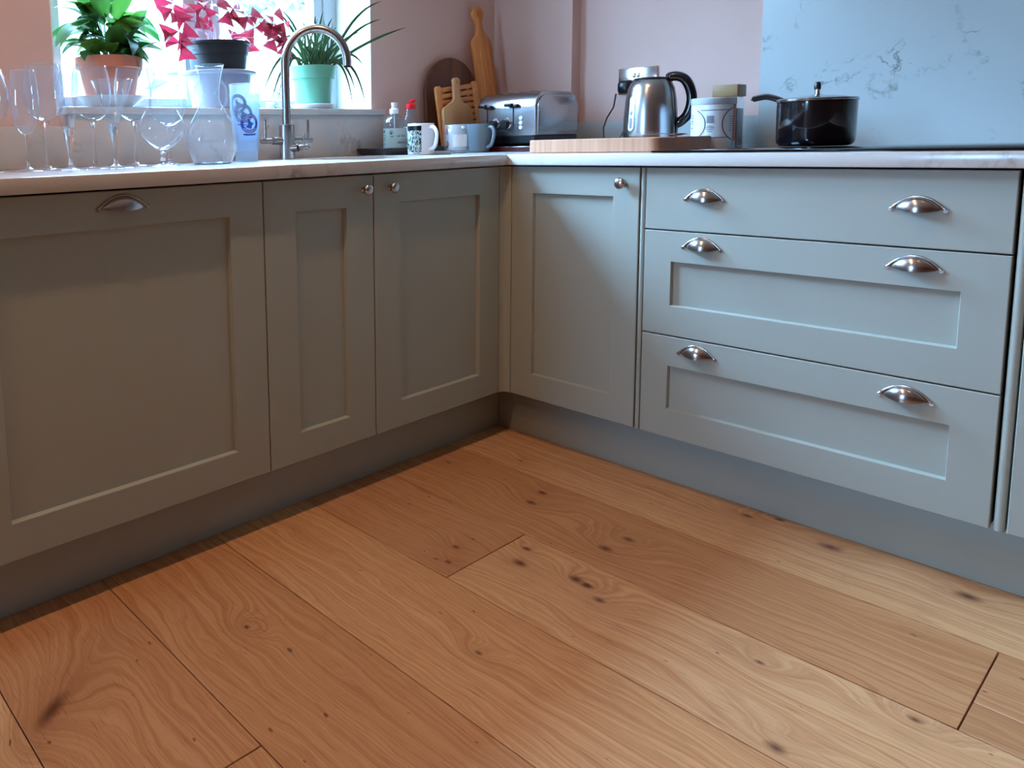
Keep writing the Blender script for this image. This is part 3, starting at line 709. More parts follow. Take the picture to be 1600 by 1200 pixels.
# oxalis
t = thing('purple_shamrock', (-.582, .702, ZS), 'pink leaved purple shamrock in a round black plastic pot', 'potted plant')
obj('pot', MB().lathe([(.0, .118), (.088, .118), (.090, .125), (.0955, .172), (.0985, .173), (.1015, .205), (.1085, .2055), (.1085, .213), (.100, .2135), (.097, .196), (.0, .196)], 48), 'black_pot', t, smooth=30)
obj('soil', MB().lathe([(.0, .203), (.05, .204), (.097, .199)], 24), 'soil', t)
t2 = thing('planter', (-.582, .702, ZS), 'grey lavender outer planter below the black pot', 'planter')
obj('body', MB().lathe([(.0, 0), (.084, 0), (.089, .004), (.107, .108), (.123, .112), (.125, .118), (.121, .121), (.104, .116), (.094, .110), (.0, .110)], 56), 'grey_pot', t2, smooth=35)
rr = random.Random(5)
def oxalis_leaflet():
    L_, W_ = .038, .024
    vs = [(0, 0, 0), (L_*.55, -W_*.55, .004), (L_*.55, 0, -.003), (L_*.55, W_*.55, .004), (L_, -W_, .003), (L_*.86, 0, -.004), (L_, W_, .003)]
    me = bpy.data.meshes.new('oxalis_leaf'); me.from_pydata(vs, [], [(0, 1, 2), (0, 2, 3), (1, 4, 5, 2), (2, 5, 6, 3)]); me.materials.append(M_('oxalis_leaf')); return me
ox = oxalis_leaflet(); stems = MB()
heads = [(-.178, .305, -.03), (-.155, .240, -.02), (-.090, .300, -.02), (-.135, .272, -.02), (-.06, .325, -.02), (-.015, .318, .02), (.012, .312, -.05), (.045, .325, -.03), (.085, .298, -.06), (.128, .270, -.03), (.150, .295, -.06), (.195, .285, -.05), (.215, .255, -.07), (.240, .292, -.05), (.172, .228, -.08), (.225, .222, -.07), (.108, .238, .0), (-.165, .330, .0), (-.150, .205, -.02)]
for hx, hz, hy in heads:
    sx_ = max(-.06, min(.06, hx*.35)); stems.tube([(sx_*.5, 0, .20), (sx_*.9, hy*.3, .20+(hz-.20)*.62), (hx*.75, hy*.8, hz-.02), (hx, hy, hz)], .0011, 5)
    a0 = rr.uniform(0, 2); tilt = rr.uniform(-.2, .9)
    for k in range(3):
        o = leaf_obj('leaf', ox, 'oxalis_leaf', t, (hx, hy, hz), 0, 0, 0, rr.uniform(1.2, 1.6))
        base = Matrix.Rotation(rr.uniform(-.3, .3), 3, 'Z') @ Matrix.Rotation(1.0+tilt*.4, 3, 'X') @ Matrix.Rotation(a0+k*2*PI/3+rr.uniform(-.15, .15), 3, 'Z') @ Matrix.Rotation(rr.uniform(.1, .5), 3, 'Y')
        o.rotation_quaternion = base.to_quaternion()
for k in range(9):
    a_ = rr.uniform(PI*.7, PI*1.3); stems.tube([(rr.uniform(-.06, .03), -.02, .20), (.05*math.cos(a_)-.02, -.03, .235), (.10*math.cos(a_)+.01, -.05+rr.uniform(-.02, .02), .24+rr.uniform(0, .05))], .0009, 4)
obj('stems', stems, 'oxalis_stem', t, merge=False)
# spider plant
t = thing('spider_plant', (-.163, .722, ZS), 'grassy spider plant in a mint green plastic pot', 'potted plant')
obj('pot', MB().lathe([(.0, .012), (.062, .012), (.065, .016), (.073, .112), (.0795, .113), (.084, .154), (.0845, .157), (.080, .157), (.076, .140), (.0, .140)], 48), 'mint_pot', t, smooth=35)
obj('soil', MB().lathe([(.0, .146), (.05, .147), (.076, .143)], 24), 'soil', t)
o = obj('saucer', MB().lathe([(.0, 0), (.058, 0), (.066, .004), (.088, .019), (.0865, .0205), (.064, .0095), (.0, .009)], 48), 'white_ceramic', smooth=50, loc=(-.163, .722, ZS))
tag(o, 'white saucer under the mint green pot', 'saucer')
def blade(parent, path, w_, mat='grass_leaf'):
    path = [Vector(p_) for p_ in path]; n = 12; pts = []
    for i in range(n+1):
        t_ = i/n; a_, b_, c_ = path; pts.append(a_*(1-t_)**2+b_*2*t_*(1-t_)+c_*t_**2)
    vs = []; fs = []; ac = []
    for i, p_ in enumerate(pts):
        d_ = (pts[min(i+1, n)]-pts[max(i-1, 0)]).normalized(); s_ = d_.cross(Vector((.3, 1, .2))).normalized(); nn = s_.cross(d_)
        ww = w_*(min(1, .5+i/n*2)*(1-(i/n)**4))+.0004
        for k in (-1, 0, 1): vs.append(p_+s_*ww*k+nn*abs(k)*ww*.4); ac.append(k)
    for i in range(n):
        for k in (0, 1): q = i*3+k; fs.append((q, q+1, q+4, q+3))
    me = bpy.data.meshes.new('leaf_blade'); me.from_pydata([tuple(v) for v in vs], [], fs); me.materials.append(M_(mat))
    for p_ in me.polygons: p_.use_smooth = True
    at = me.attributes.new('across', 'FLOAT', 'POINT')
    for i, a_ in enumerate(ac): at.data[i].value = a_
    o = bpy.data.objects.new('leaf_blade', me); COL.objects.link(o); o.parent = parent; return o
rr = random.Random(21)
tips = [(.225, .388, -.13, .12, .36), (.222, .325, -.13, .12, .30), (.290, .292, -.19, .13, .24), (.200, .159, -.06, .15, .26), (-.300, .048, -.10, -.17, .27), (-.268, .014, -.10, -.16, .25), (-.228, .040, -.11, -.14, .25), (-.245, .025, -.11, -.15, .27), (.115, .007, -.09, .11, .24), (.150, .010, -.12, .14, .26), (.161, .197, -.05, .10, .28), (-.179, .345, -.02, -.07, .28), (-.137, .348, .0, -.05, .30), (.055, .358, .0, .03, .28), (.101, .338, .0, .05, .28), (.003, .337, -.02, .0, .28), (-.066, .310, -.03, -.02, .26), (-.205, .235, -.10, -.10, .28), (-.29, .215, -.10, -.12, .26), (.085, .30, -.04, .04, .25), (.20, .29, -.05, .09, .26), (.12, .06, -.10, .10, .25), (.185, .27, .02, .09, .25)]
for tx, tz, ty, mx_, mz_ in tips:
    blade(t, [(max(-.05, min(.05, tx*.25)), rr.uniform(-.04, .02), .145), (mx_, ty*.6, mz_), (tx, ty, tz)], rr.uniform(.0042, .0060))
for k in range(34):
    a_ = rr.uniform(PI*.80, PI*2.2); rad = rr.uniform(.03, .12); b0 = rr.uniform(-.055, .055)
    tx = b0+rad*math.cos(a_)*1.0; ty = max(-.12, min(.07, rad*math.sin(a_)))
    blade(t, [(b0, rr.uniform(-.05, .03), .145), (b0*1.1, ty*.5, .21), (tx, ty, .145+rr.uniform(.06, .17))], rr.uniform(.0032, .0050))
# small glazed dish
t = thing('spoon_rest', (-.375, .655, ZS), 'small white and teal glazed dish with curled ends on the sill', 'dish')
m = MB(); pr2 = [(-.036, .020), (-.040, .012), (-.034, .004), (-.020, .001), (.020, .001), (.034, .004), (.040, .012), (.036, .020)]
pr2 = smooth_prof([(x_+1, z_) for x_, z_ in pr2], 4); pr2 = [(x_-1, z_) for x_, z_ in pr2]
n_ = len(pr2); m.add([(x_, y_, z_+dz_) for y_ in (-.018, .018) for dz_ in (0, .003) for x_, z_ in pr2], [(i, i+1, 2*n_+i+1, 2*n_+i) for i in range(n_-1)]+[(n_+i, n_+i+1, 3*n_+i+1, 3*n_+i) for i in range(n_-1)]+[(i, i+1, n_+i+1, n_+i) for i in range(n_-1)]+[(2*n_+i, 2*n_+i+1, 3*n_+i+1, 3*n_+i) for i in range(n_-1)])
obj('dish_body', m, 'white_ceramic', t, smooth=50)
m = MB()
for cx in (-.026, .026):
    m.tube([(cx+(.002+.0085*i/18)*math.cos(i/18*9), -.0185, .012+(.002+.0085*i/18)*math.sin(i/18*9)) for i in range(19)], .0014, 6)
m.tube([(-.030, -.0185, .0035), (0, -.0185, .002), (.030, -.0185, .0035)], .0016, 6)
obj('glaze_scroll', m, 'teal_glaze', t, merge=False, smooth=True)

# ---------------------------------------------------------------- washing-up things and mugs
o = obj('tray', MB().lathe([(0, 0)], 4) if 0 else loft(MB(), [[(x_, y_, z_) for x_, y_ in rrect(.165-i, .088-i, .02)] for i, z_ in ((.014, .0005), (.010, .0008), (0, .024), (.002, .0255), (.0045, .024), (.014, .005))], cap0=True, cap1=True), 'black_tray', smooth=40, loc=(.112, .535, ZW))
tag(o, 'black rectangular tray under the soap bottles', 'tray')
ZTR = ZW+.0075
t = thing('soap_bottle', (.066, .535, ZTR), 'clear pump soap bottle with pale green label', 'bottle')
def sb_rf(z_): return .0425
obj('body', MB().lathe(smooth_prof([(.0, .001), (.038, .001), (.0425, .006), (.0425, .095), (.038, .115), (.026, .130), (.014, .136), (.0125, .148)]), 44), 'clear_plastic', t, smooth=50)
obj('liquid', MB().lathe([(.0, .003), (.0405, .004), (.0405, .085), (.0, .085)], 36), 'clear_plastic', t, smooth=40)
obj('collar', MB().lathe([(.0145, .140), (.017, .141), (.017, .158), (.013, .160), (.0, .160)], 28), 'white_ceramic', t, smooth=35)
obj('pump_head', MB().lathe([(.009, .160), (.010, .163), (.010, .172), (.0115, .178), (.0115, .181), (.0, .182)], 24), 'label_white', t, smooth=35)
obj('dip_tube', MB().tube([(0, 0, .14), (.002, 0, .05), (.004, 0, .01)], .0022, 8), 'label_white', t)
cam_a = math.atan2(-1.461-.55, -1.977-.066)
m = MB(); patch(m, sb_rf, cam_a-1.25, cam_a+1.35, .010, .088, 24); lb = obj('label', m, simple('label_pale_green', (176, 190, 182), .5), t)
m = MB(); patch(m, sb_rf, cam_a-1.15, cam_a-.90, .072, .082, 4, off=.0012); 
for z_ in (.062, .054, .046, .030, .020): patch(m, sb_rf, cam_a-1.18, cam_a-.86, z_, z_+.002, 4, off=.0012)
obj('label_print', m, 'label_green', lb, merge=False)
m = MB()
for a0, a1, z0, z1 in [(.25, 1.2, .034, .0375), (.25, 1.2, .041, .0425), (.45, 1.2, .047, .048), (.5, 1.2, .028, .0292), (.55, 1.2, .022, .0228)]: patch(m, sb_rf, cam_a+a0, cam_a+a1, z0, z1, 8, off=.0012)
for k, hgt in enumerate((.007, .005, .008, .0, .009, .007, .006, .009)):
    if hgt: patch(m, sb_rf, cam_a+.22+k*.10, cam_a+.27+k*.10, .056, .056+hgt, 1, off=.0012)
for k in range(3): patch(m, sb_rf, cam_a-.34+k*.10, cam_a-.29+k*.10, .056, .061, 1, off=.0012)
n = 20; ring = [(.0072*math.cos(2*PI*i/n), .0072*math.sin(2*PI*i/n)) for i in range(n)]+[(.0056*math.cos(2*PI*i/n), .0056*math.sin(2*PI*i/n)) for i in range(n)]
wrapped(m, sb_rf, cam_a-.28, .073, ring, off=.0012, faces=[(i, (i+1) % n, n+(i+1) % n, n+i) for i in range(n)])
wrapped(m, sb_rf, cam_a-.28, .072, [(0, .005), (-.003, 0), (-.0028, -.003), (0, -.0045), (.0028, -.003), (.003, 0)], off=.0012)
obj('label_print', m, 'label_dark', lb, merge=False)
t = thing('washing_up_liquid', (.158, .540, ZTR), 'clear washing-up liquid bottle with red flip cap', 'bottle')
obj('body', MB().lathe(smooth_prof([(.0, .001), (.032, .001), (.036, .006), (.0365, .06), (.033, .095), (.025, .130), (.018, .158), (.0165, .163)]), 40, sy=.75), 'clear_plastic', t, smooth=50)
obj('liquid', MB().lathe(smooth_prof([(.0, .003), (.033, .004), (.0345, .05), (.031, .09), (.0, .09)], 4), 32, sy=.72), 'clear_plastic', t, smooth=50)
cp = MB().lathe([(.0185, .160), (.019, .163), (.018, .176), (.012, .180), (.0, .181)], 28); obj('cap', cp, 'red_plastic', t, smooth=35)
obj('cap_lid', MB().tube([(-.008, 0, .180), (.004, -.002, .188), (.019, -.004, .192)], [.006, .009, .006], 12, flat=.8), 'red_plastic', t, smooth=50)
m = MB(); cam_b = math.atan2(-2.0, -2.15)
wl = lambda z_: .0345-(max(0, z_-.06))*.12
patch(m, wl, cam_b-.9, cam_b+.2, .018, .094, 10, 6, off=.0015); lb = obj('label', m, 'label_white', t)
m = MB()
for k in range(7): patch(m, wl, cam_b-.65+k*.06, cam_b-.62+k*.06, .03, .05, 1, off=.0020)
for z_ in (.06, .066, .075): patch(m, wl, cam_b-.8, cam_b-.1, z_, z_+.0015, 5, off=.0020)
obj('label_print', m, 'label_grey', lb, merge=False)
def mug(x_, y_, r0, r1, h, mat, label, ha, hr=.030, sq=1.0, group=None):
    t = thing('mug', (x_, y_, ZW), label, 'mug', group)
    obj('body', MB().lathe([(.0, .0006), (r0-.003, .0006), (r0, .003), (r1, h-.001), (r1-.001, h), (r1-.0035, h-.001), (r0-.0035, .007), (.0, .006)], 48), mat, t, smooth=40)
    d = Vector((math.cos(ha), math.sin(ha), 0)); zc = h*.52
    pth = [d*(r0+(r1-r0)*(zc+hh_)/h - .002 + dd_) + Vector((0, 0, zc+hh_)) for dd_, hh_ in smooth_prof([(.0, h*.33), (hr*.6, h*.345), (hr*1.02, h*.20), (hr*1.0, -h*.05), (hr*.7, -h*.27), (0, -h*.34)], 5)]
    obj('handle', MB().tube(pth, .0052, 12, flat=1.3), mat, t, smooth=True); return t
ca = math.atan2(-1.461-.33, -1.977+.03)
t = mug(-.016, .33, .0445, .0450, .106, 'white_ceramic', 'white mug printed with tiny dark teal lettering', ca+.72, .033)
m = MB(); patch(m, lambda z_: .0448, ca-2.2, ca+.02, .010, .098, 30); pr_ = obj('print', m, 'mug_print', t)
m = MB(); rr = random.Random(4)
for k in range(22):
    a_ = ca-1.5+k*.068
    if rr.random() < .8: patch(m, lambda z_: .0448, a_, a_+.042, .004, .004+rr.choice((.0035, .0045)), 1, off=.0012)
obj('print_line', m, 'label_dark', t, merge=False)
t = mug(.303, .444, .038, .041, .104, 'white_ceramic', 'white mug with pink and amber flower print, behind the jar', .6, .03)
m = MB(); cb = math.atan2(-1.96, -2.29); mrf = lambda z_: .038+.003*z_/.104
wrapped(m, mrf, cb-1.0, .078, [(0, .014), (-.006, .005), (-.013, 0), (-.006, -.005), (0, -.014), (.006, -.005), (.013, 0), (.006, .005)], off=.001); obj('flower_print', m, 'flower_pink', t)
m = MB(); wrapped(m, mrf, cb-1.0, .035, [(0, .012), (-.008, .006), (-.010, -.006), (0, -.012), (.010, -.006), (.008, .006)], off=.001); obj('flower_print', m, 'amber_print', t)
ca = math.atan2(-1.461-.35, -1.977-.325)
mug(.322, .352, .0355, .0455, .104, 'grey_ceramic', 'blue grey mug in front of the toaster', ca+.80, .030)
t = thing('glass_jar', (.207, .362, ZW), 'empty screw-top glass jar with blank white label', 'jar')
obj('body', MB().lathe([(.0, .004), (.036, .003), (.041, .001), (.0435, .006), (.0435, .074), (.040, .083), (.0365, .087), (.0365, .090), (.038, .0915), (.0365, .094), (.038, .0965), (.0365, .099), (.0365, .104), (.0355, .1045)], 48), 'thin_glass', t, smooth=50)
obj('glass_base', MB().lathe([(.0, .0008), (.038, .0008), (.0415, .004), (.040, .010), (.0, .008)], 40), 'solid_glass', t, smooth=50)
m = MB(); cj = math.atan2(-1.82, -2.18); patch(m, lambda z_: .0435, cj-.30, cj+.95, .024, .067, 12); obj('label', m, 'label_white', t)
t = thing('jar_lid', (.040, .300, ZW), 'pale jar lid lying on the worktop in front of the white mug', 'lid')
obj('lid_disc', MB().lathe([(.0, .011), (.037, .011), (.0395, .009), (.040, .002), (.039, .0006), (.037, .0006), (.037, .009), (.0, .009)], 48), 'tin_grey', t, smooth=40)

# ---------------------------------------------------------------- chopping boards leaning in the corner
def plate(outline, th, holes=()):
    """outline in x,z; thickness along +y, as one mesh with through holes"""
    return tess(MB(), [outline]+list(holes), lambda a_, b_, d_: (a_, d_, b_), 0, th)
t = thing('chopping_board', (.465, .585, ZW+.001), 'dark walnut board with a rounded top, behind the slatted board', 'chopping board'); t.rotation_euler = (-.05, 0, 0)
ol = [(-.154, 0), (.154, 0), (.160, .12)] + arc(0, .215, .160, 0, PI, 24)[0:] + [(-.160, .12)]
obj('board', plate(ol, .016), 'board_dark', t, bevel=.002)
t = thing('bread_board', (.440, .515, ZW+.017), 'slatted bamboo bread board leaning tilted behind the small paddle', 'chopping board'); t.rotation_euler = (-.06, -.12, 0)
fw, fh = .125, .252
for xb in (-.075, .075):
    obj('back_batten', MB().box(xb-.008, xb+.008, .0100, .0155, .01, fh-.01), 'board_slat', t)
for nm, x0, x1, z0, z1 in (('frame_rail', -fw, -fw+.032, .0, fh), ('frame_rail', fw-.032, fw, .0, fh)):
    pts = [(x_+(x0+x1)/2, z_+(z0+z1)/2) for x_, z_ in rrect((x1-x0)/2, (z1-z0)/2, .014)]
    m = MB(); m.prism(pts, lambda a_, b_, d_: (a_, d_, b_), 0, .0118); obj(nm, m, 'board_slat', t, bevel=.002)
nsl = 10
for k in range(nsl):
    z0 = .004+k*(fh-.008)/nsl; m = MB().box(-fw+.0325, fw-.0325, .0015, .0095, z0+.003, z0+(fh-.008)/nsl-.004); obj('slat', m, 'board_slat', t, bevel=.0015)
t = thing('chopping_board', (.383, .490, ZW+.0025), 'small pale bamboo paddle board with a holed handle', 'chopping board'); t.rotation_euler = (-.05, -.02, 0)
ol = [(.055, .0), (.065, .01)] + [(.065, .150)] + arc(.045, .155, .020, 0, 1.15, 5) + arc(.040, .212, .0265, -2.0+.2, -PI+.05, 6) + [(.0135, .262)] + arc(0, .270, .0150, 0, PI, 10) + [(-.0135, .262)] + [( -x_, z_) for x_, z_ in (arc(.045, .155, .020, 0, 1.15, 5) + arc(.040, .212, .0265, -2.0+.2, -PI+.05, 6))[::-1]] + [(-.065, .150), (-.065, .01), (-.055, 0)]
ol = [(x_*1.3, z_) for x_, z_ in ol]
ob = obj('board', plate(ol, .012, [[(.0035*math.cos(2*PI*i/10), .268+.005*math.sin(2*PI*i/10)) for i in range(10)]]), 'board_pale', t, bevel=.0015)
t = thing('chopping_board', (.685, .545, ZW+.006), 'long bamboo board with a ring handle, tallest in the corner', 'chopping board'); t.rotation_euler = (-.10, -.095, 0)
ol = [(-.057, 0), (.057, 0), (.057, .43)] + [(.055, .447), (.040, .462), (.024, .478), (.015, .498), (.0125, .518), (.016, .533)] + arc(0, .560, .030, -.85, PI+.85, 22) + [(-.016, .533), (-.0125, .518), (-.015, .498), (-.024, .476), (-.048, .458), (-.057, .445)]
obj('board', plate(ol, .018, [[(.011*math.cos(2*PI*i/16), .562+.013*math.sin(2*PI*i/16)) for i in range(16)]]), 'bamboo', t, bevel=.003)
for gx in (-.026, 0, .026):
    obj('groove', MB().tube([(gx, -.0006, .03), (gx, -.0006, .42)], .0035, 10, flat=.45), 'board_slat', t, smooth=50)

# ---------------------------------------------------------------- toaster
t = thing('maroon_board', (.55, .30, ZW), 'glossy maroon board under the toaster', 'board'); obj('board', MB().box(-.19, .19, -.17, .17, .0006, .0195), 'maroon_gloss', t, bevel=.004)
TX0, TX1, TY0, TY1 = .400, .665, .163, .425
t = thing('toaster', ((TX0+TX1)/2, (TY0+TY1)/2, ZW+.0195), 'brushed steel four slice toaster with black levers', 'toaster')
hx, hy = (TX1-TX0)/2, (TY1-TY0)/2
obj('base', loft(MB(), [[(x_, y_, z_) for x_, y_ in rrect(hx+e_, hy+e_, .02)] for e_, z_ in ((-.012, .0005), (-.004, .006), (.002, .010), (.002, .034), (-.002, .036))], True, True), 'black_plastic', t, smooth=35)
def prof_xz(h0, h1, rf, rb, inset=0): return [(-hx+inset, h0)] + [(x_, z_) for x_, z_ in arc(-hx+rf, h1-rf, rf-inset, PI, PI/2, 10)] + [(x_, z_) for x_, z_ in arc(hx-rb, h1-rb, rb-inset, PI/2, 0, 10)] + [(hx-inset, h0)]
P1 = prof_xz(.036, .196, .060, .055)
m = MB(); m.prism(P1, lambda a_, b_, d_: (a_, d_, b_), -hy+.004, hy-.004); obj('shell', m, 'toaster_steel', t, smooth=30, bevel=.004, seg=3)
m = MB(); m.prism(prof_xz(.042, .190, .058, .053, .008), lambda a_, b_, d_: (a_, d_, b_), -hy-.0015, -hy+.0045); obj('end_panel', m, 'toaster_steel', t, smooth=30, bevel=.001)
for sy_ in (-.062, .068):     # slots in the top
    for sx_ in (-.045, .04): pass
m = MB()
for sy_ in (-.075, -.028, .028, .075): m.box(-.075, .085, sy_-.011, sy_+.011, .1955, .1972)
obj('bread_slots', m, 'dark_void', t, merge=False)
for ly in (.082, -.034):
    m = MB(); m.box(-hx-.0012, -hx+.002, ly-.0022, ly+.0022, .070, .140); obj('lever_slot', m, 'black_plastic', t)
    m = MB().box(-hx-.016, -hx+.006, ly-.024, ly+.002, .138, .152).box(-hx-.024, -hx-.002, ly-.006, ly+.026, .143, .156)
    obj('lever', m, 'black_plastic', t, bevel=.003, merge=False)
for ky in (.050, -.003):
    d_ = MB().lathe([(.0, 0), (.021, 0), (.021, .003), (.0195, .004), (.0, .004)], 32); d_.v = [(-hx-z_, ky+.0+y_, .082+x_) for x_, y_, z_ in d_.v]; q_ = obj('dial_ring', d_, 'chrome', t, smooth=30)
    d_ = MB().lathe([(.0, .004), (.0165, .004), (.0150, .017), (.013, .019), (.0, .019)], 28); d_.v = [(-hx-z_, ky+y_, .082+x_) for x_, y_, z_ in d_.v]; obj('dial', d_, 'black_plastic', q_, smooth=30)
for z_ in (.101, .084, .067):
    d_ = MB().lathe([(.0, 0), (.0072, 0), (.0072, .003), (.0060, .004), (.0052, .0025), (.0, .0025)], 24); d_.v = [(-hx-c_, -.066+b_, z_+a_) for a_, b_, c_ in d_.v]; obj('button', d_, 'white_ceramic', t, smooth=30)

# ---------------------------------------------------------------- chopping block, spoon, kettle, socket
t = thing('chopping_block', (.285, -.207, ZW), 'thick end grain wooden chopping block at the worktop corner', 'chopping block')
blk = loft(MB(), [[(x_, y_, z_) for x_, y_ in rrect(.172+e_, .207+e_, .022)] for e_, z_ in ((-.002, .0006), (0, .003), (0, .0385), (-.002, .0405))], True, True)
obj('block', blk, 'block_wood', t, smooth=35)
gv = MB().prism([(-.050, .022)] + [(.03, .022)] + [(.046, .027), (.052, .036), (.052, .0402), (-.050, .0402)], lambda a_, b_, d_: (a_-.02, d_, b_), -.2076, -.2068)
obj('finger_groove', gv, 'board_slat', t)
t = thing('spoon', (.40, -.335, ZW+.0415), 'steel teaspoon lying on the chopping block', 'spoon', rz=2.5)
m = MB(); vs = []; fs = []
for i in range(11):
    a_ = i/10; x_ = -.028+.056*a_; hw = .0175*math.sin(PI*(.08+.84*a_))**.6
    for k in range(7): kk = k/3-1; vs.append((x_, hw*kk, .002+.0075*(kk*kk)*.9*math.sin(PI*a_)+.004*(1-math.sin(PI*a_))))
for i in range(10):
    for k in range(6): q = i*7+k; fs.append((q, q+1, q+8, q+7))
m.add(vs, fs); obj('bowl', m, 'chrome', t, smooth=True)
obj('handle', MB().tube([(.026, 0, .0075), (.06, 0, .010), (.11, 0, .004)], [.0022, .0026, .004], 10, flat=.5), 'chrome', t, smooth=True)
KX, KY = .560, -.165
t = thing('kettle', (KX, KY, ZW), 'brushed steel jug kettle with black handle', 'kettle')
kc = math.atan2(-1.461-KY, -1.977-KX)
obj('power_base', MB().lathe([(.0, .0005), (.080, .0005), (.084, .004), (.082, .014), (.0, .016)], 48), 'black_plastic', t, smooth=35)
KP = [(.0, .018), (.080, .018), (.0825, .024), (.0822, .06), (.080, .12), (.0755, .170), (.070, .200), (.062, .219), (.053, .229), (.050, .231)]
def k_rf(z_):
    for (r0, z0), (r1, z1) in zip(KP, KP[1:]):
        if z0 <= z_ <= z1 and z1 > z0: return r0+(r1-r0)*(z_-z0)/(z1-z0)
    return .08
obj('body', MB().lathe(KP, 64), 'brushed_steel', t, smooth=50)
obj('lid', MB().lathe([(.053, .229), (.055, .2315), (.052, .2345), (.030, .2365), (.0, .237)], 40), 'black_plastic', t, smooth=40)
ha = kc+PI/2-.16; hd = Vector((math.cos(ha), math.sin(ha), 0))
pth = [hd*r_+Vector((0, 0, z_)) for r_, z_ in smooth_prof([(.046, .232), (.075, .236), (.102, .222), (.119, .185), (.121, .145), (.108, .105), (.078, .078)], 6)]
obj('handle', MB().tube(pth, [.010]*2+[.0125]*(len(pth)-4)+[.011]*2, 16, flat=1.25), 'black_gloss', t, smooth=50)
sd = Vector((-hd.y, hd.x, 0)); m = MB()
vs = [];
for z_ in (.020, .060, .11, .16, .20, .222):
    r_ = k_rf(z_)+.002
    for k in (-1, 0, 1): vs.append(hd*math.sqrt(max(0, r_*r_-(k*.02)**2))*1.0+sd*k*.02+Vector((0, 0, z_)))
m.add(vs, [(i*3+k, i*3+k+1, i*3+k+4, i*3+k+3) for i in range(5) for k in (0, 1)]); obj('handle_strip', m, 'black_plastic', t, smooth=50)
wa_ = kc-.78
m = MB()
def stadium(w_, h_, n=10): return [(x_, y_+h_) for x_, y_ in arc(0, 0, w_, 0, PI, n)] + [(x_, y_-h_) for x_, y_ in arc(0, 0, w_, PI, 2*PI, n)]
so_, si_ = stadium(.0135, .046), stadium(.0105, .046); n = len(so_)
wrapped(m, k_rf, wa_, .118, so_+si_, off=.0022, faces=[(i, (i+1) % n, n+(i+1) % n, n+i) for i in range(n)]); wrapped(m, k_rf, wa_, .118, so_+so_, off=.0004, faces=[tuple(range(n))])
q_ = obj('gauge_frame', m, 'chrome', t, merge=False)
m = MB(); vv = stadium(.0105, .046); vv2 = [(0, z_) for z_ in ()]
wrapped(m, k_rf, wa_, .118, vv, off=.0016); obj('gauge_window', m, 'label_white', q_)
m = MB(); wrapped(m, k_rf, wa_, .088, [(-.005, -.018), (.005, -.018), (.005, .016), (-.005, .016)], off=.0024)
for z_ in (.123, .138, .150): wrapped(m, k_rf, wa_, z_, [(-.0012, -.0012), (.0012, -.0012), (.0012, .0012), (-.0012, .0012)], off=.0024)
obj('gauge_marks', m, 'label_grey', q_, merge=False)
cord = MB().tube([Vector(p_) for p_ in [(-.03, .078, .010), (-.02, .135, .012), (.04, .185, .03), (.12, .235, .075), (.19, .262, .115), (.235, .262, .155), (.250, .262, .205)]], .0030, 10)
cord.tube([Vector(p_) for p_ in [(-.02, .080, .008), (.02, .115, .010), (.08, .150, .035), (.15, .172, .065), (.215, .18, .085)]], .0030, 10)
sm_ = smooth_prof
obj('power_cord', cord, 'black_plastic', t, smooth=60, merge=False)
t = thing('wall_socket', (XB, .0295, 1.152), 'polished steel double wall socket behind the kettle', 'socket')
obj('face_plate', MB().box(-.009, -.0004, -.0735, .0735, -.048, .048), 'chrome', t, bevel=.002)
for y_ in (.012, -.004):
    obj('rocker_switch', MB().box(-.0135, -.0092, y_-.005, y_+.005, .012, .030), 'chrome', t, bevel=.001)
t = thing('mains_plug', (XB-.0095, .068, 1.130), 'black mains plug in the wall socket', 'plug')
obj('plug_body', loft(MB(), [[(x_, y_, z_) for y_, z_ in rrect(w_, h_, .012)] for x_, w_, h_ in ((-.0005, .026, .026), (-.012, .026, .026), (-.028, .022, .022), (-.034, .016, .016))], True, True), 'black_plastic', t, smooth=45)

# ---------------------------------------------------------------- canister and coffee jar
CX, CY = .518, -.384
t = thing('canister', (CX, CY, ZW), 'round white printed tin canister with grey lid', 'canister')
cc = math.atan2(-1.461-CY, -1.977-CX); crf = lambda z_: .0605
obj('body', MB().lathe([(.0, .0006), (.058, .0006), (.0605, .003), (.0605, .134), (.058, .136), (.0, .136)], 56), simple('tin_white', (205, 212, 220), .35), t, smooth=35)
obj('lid', MB().lathe([(.0612, .134), (.0625, .136), (.0625, .152), (.060, .1545), (.0, .1545)], 56), 'tin_grey', t, smooth=35)
m = MB()
for z_ in (.034, .116): patch(m, crf, cc-.62, cc+.72, z_, z_+.0018, 20, off=.0006)
def ring_arc(mb, ac_, zc_, R_, a0, a1, w_, n=26):
    p0 = [((R_-w_)*math.cos(a0+(a1-a0)*i/n), (R_-w_)*math.sin(a0+(a1-a0)*i/n)) for i in range(n+1)]
    p1 = [((R_+w_)*math.cos(a0+(a1-a0)*i/n), (R_+w_)*math.sin(a0+(a1-a0)*i/n)) for i in range(n+1)]
    wrapped(mb, crf, ac_, zc_, p0+p1, off=.0009, faces=[(i, i+1, n+2+i, n+1+i) for i in range(n)])
ring_arc(m, cc-1.10, .075, .046, -1.15, 1.15, .0012); ring_arc(m, cc+1.22, .075, .050, PI-1.25, PI+1.25, .0014)
obj('print', m, 'label_dark', t, merge=False)
m = MB(); patch(m, crf, cc-.28, cc+.02, .078, .100, 6, off=.0009); obj('print_square', m, 'label_grey', t); m = MB()
for z_, w_ in ((.068, .14), (.063, .20), (.058, .16), (.052, .10)): patch(m, crf, cc-.13-w_, cc-.13+w_, z_, z_+.0022, 6, off=.0009)
obj('small_print', m, 'label_grey', t, merge=False); m = MB()
for z_ in (.100, .093, .083, .076, .062): patch(m, crf, cc-1.25, cc-1.05, z_, z_+.004, 4, off=.0009)
obj('small_print', m, 'label_grey', t, merge=False); m = MB()
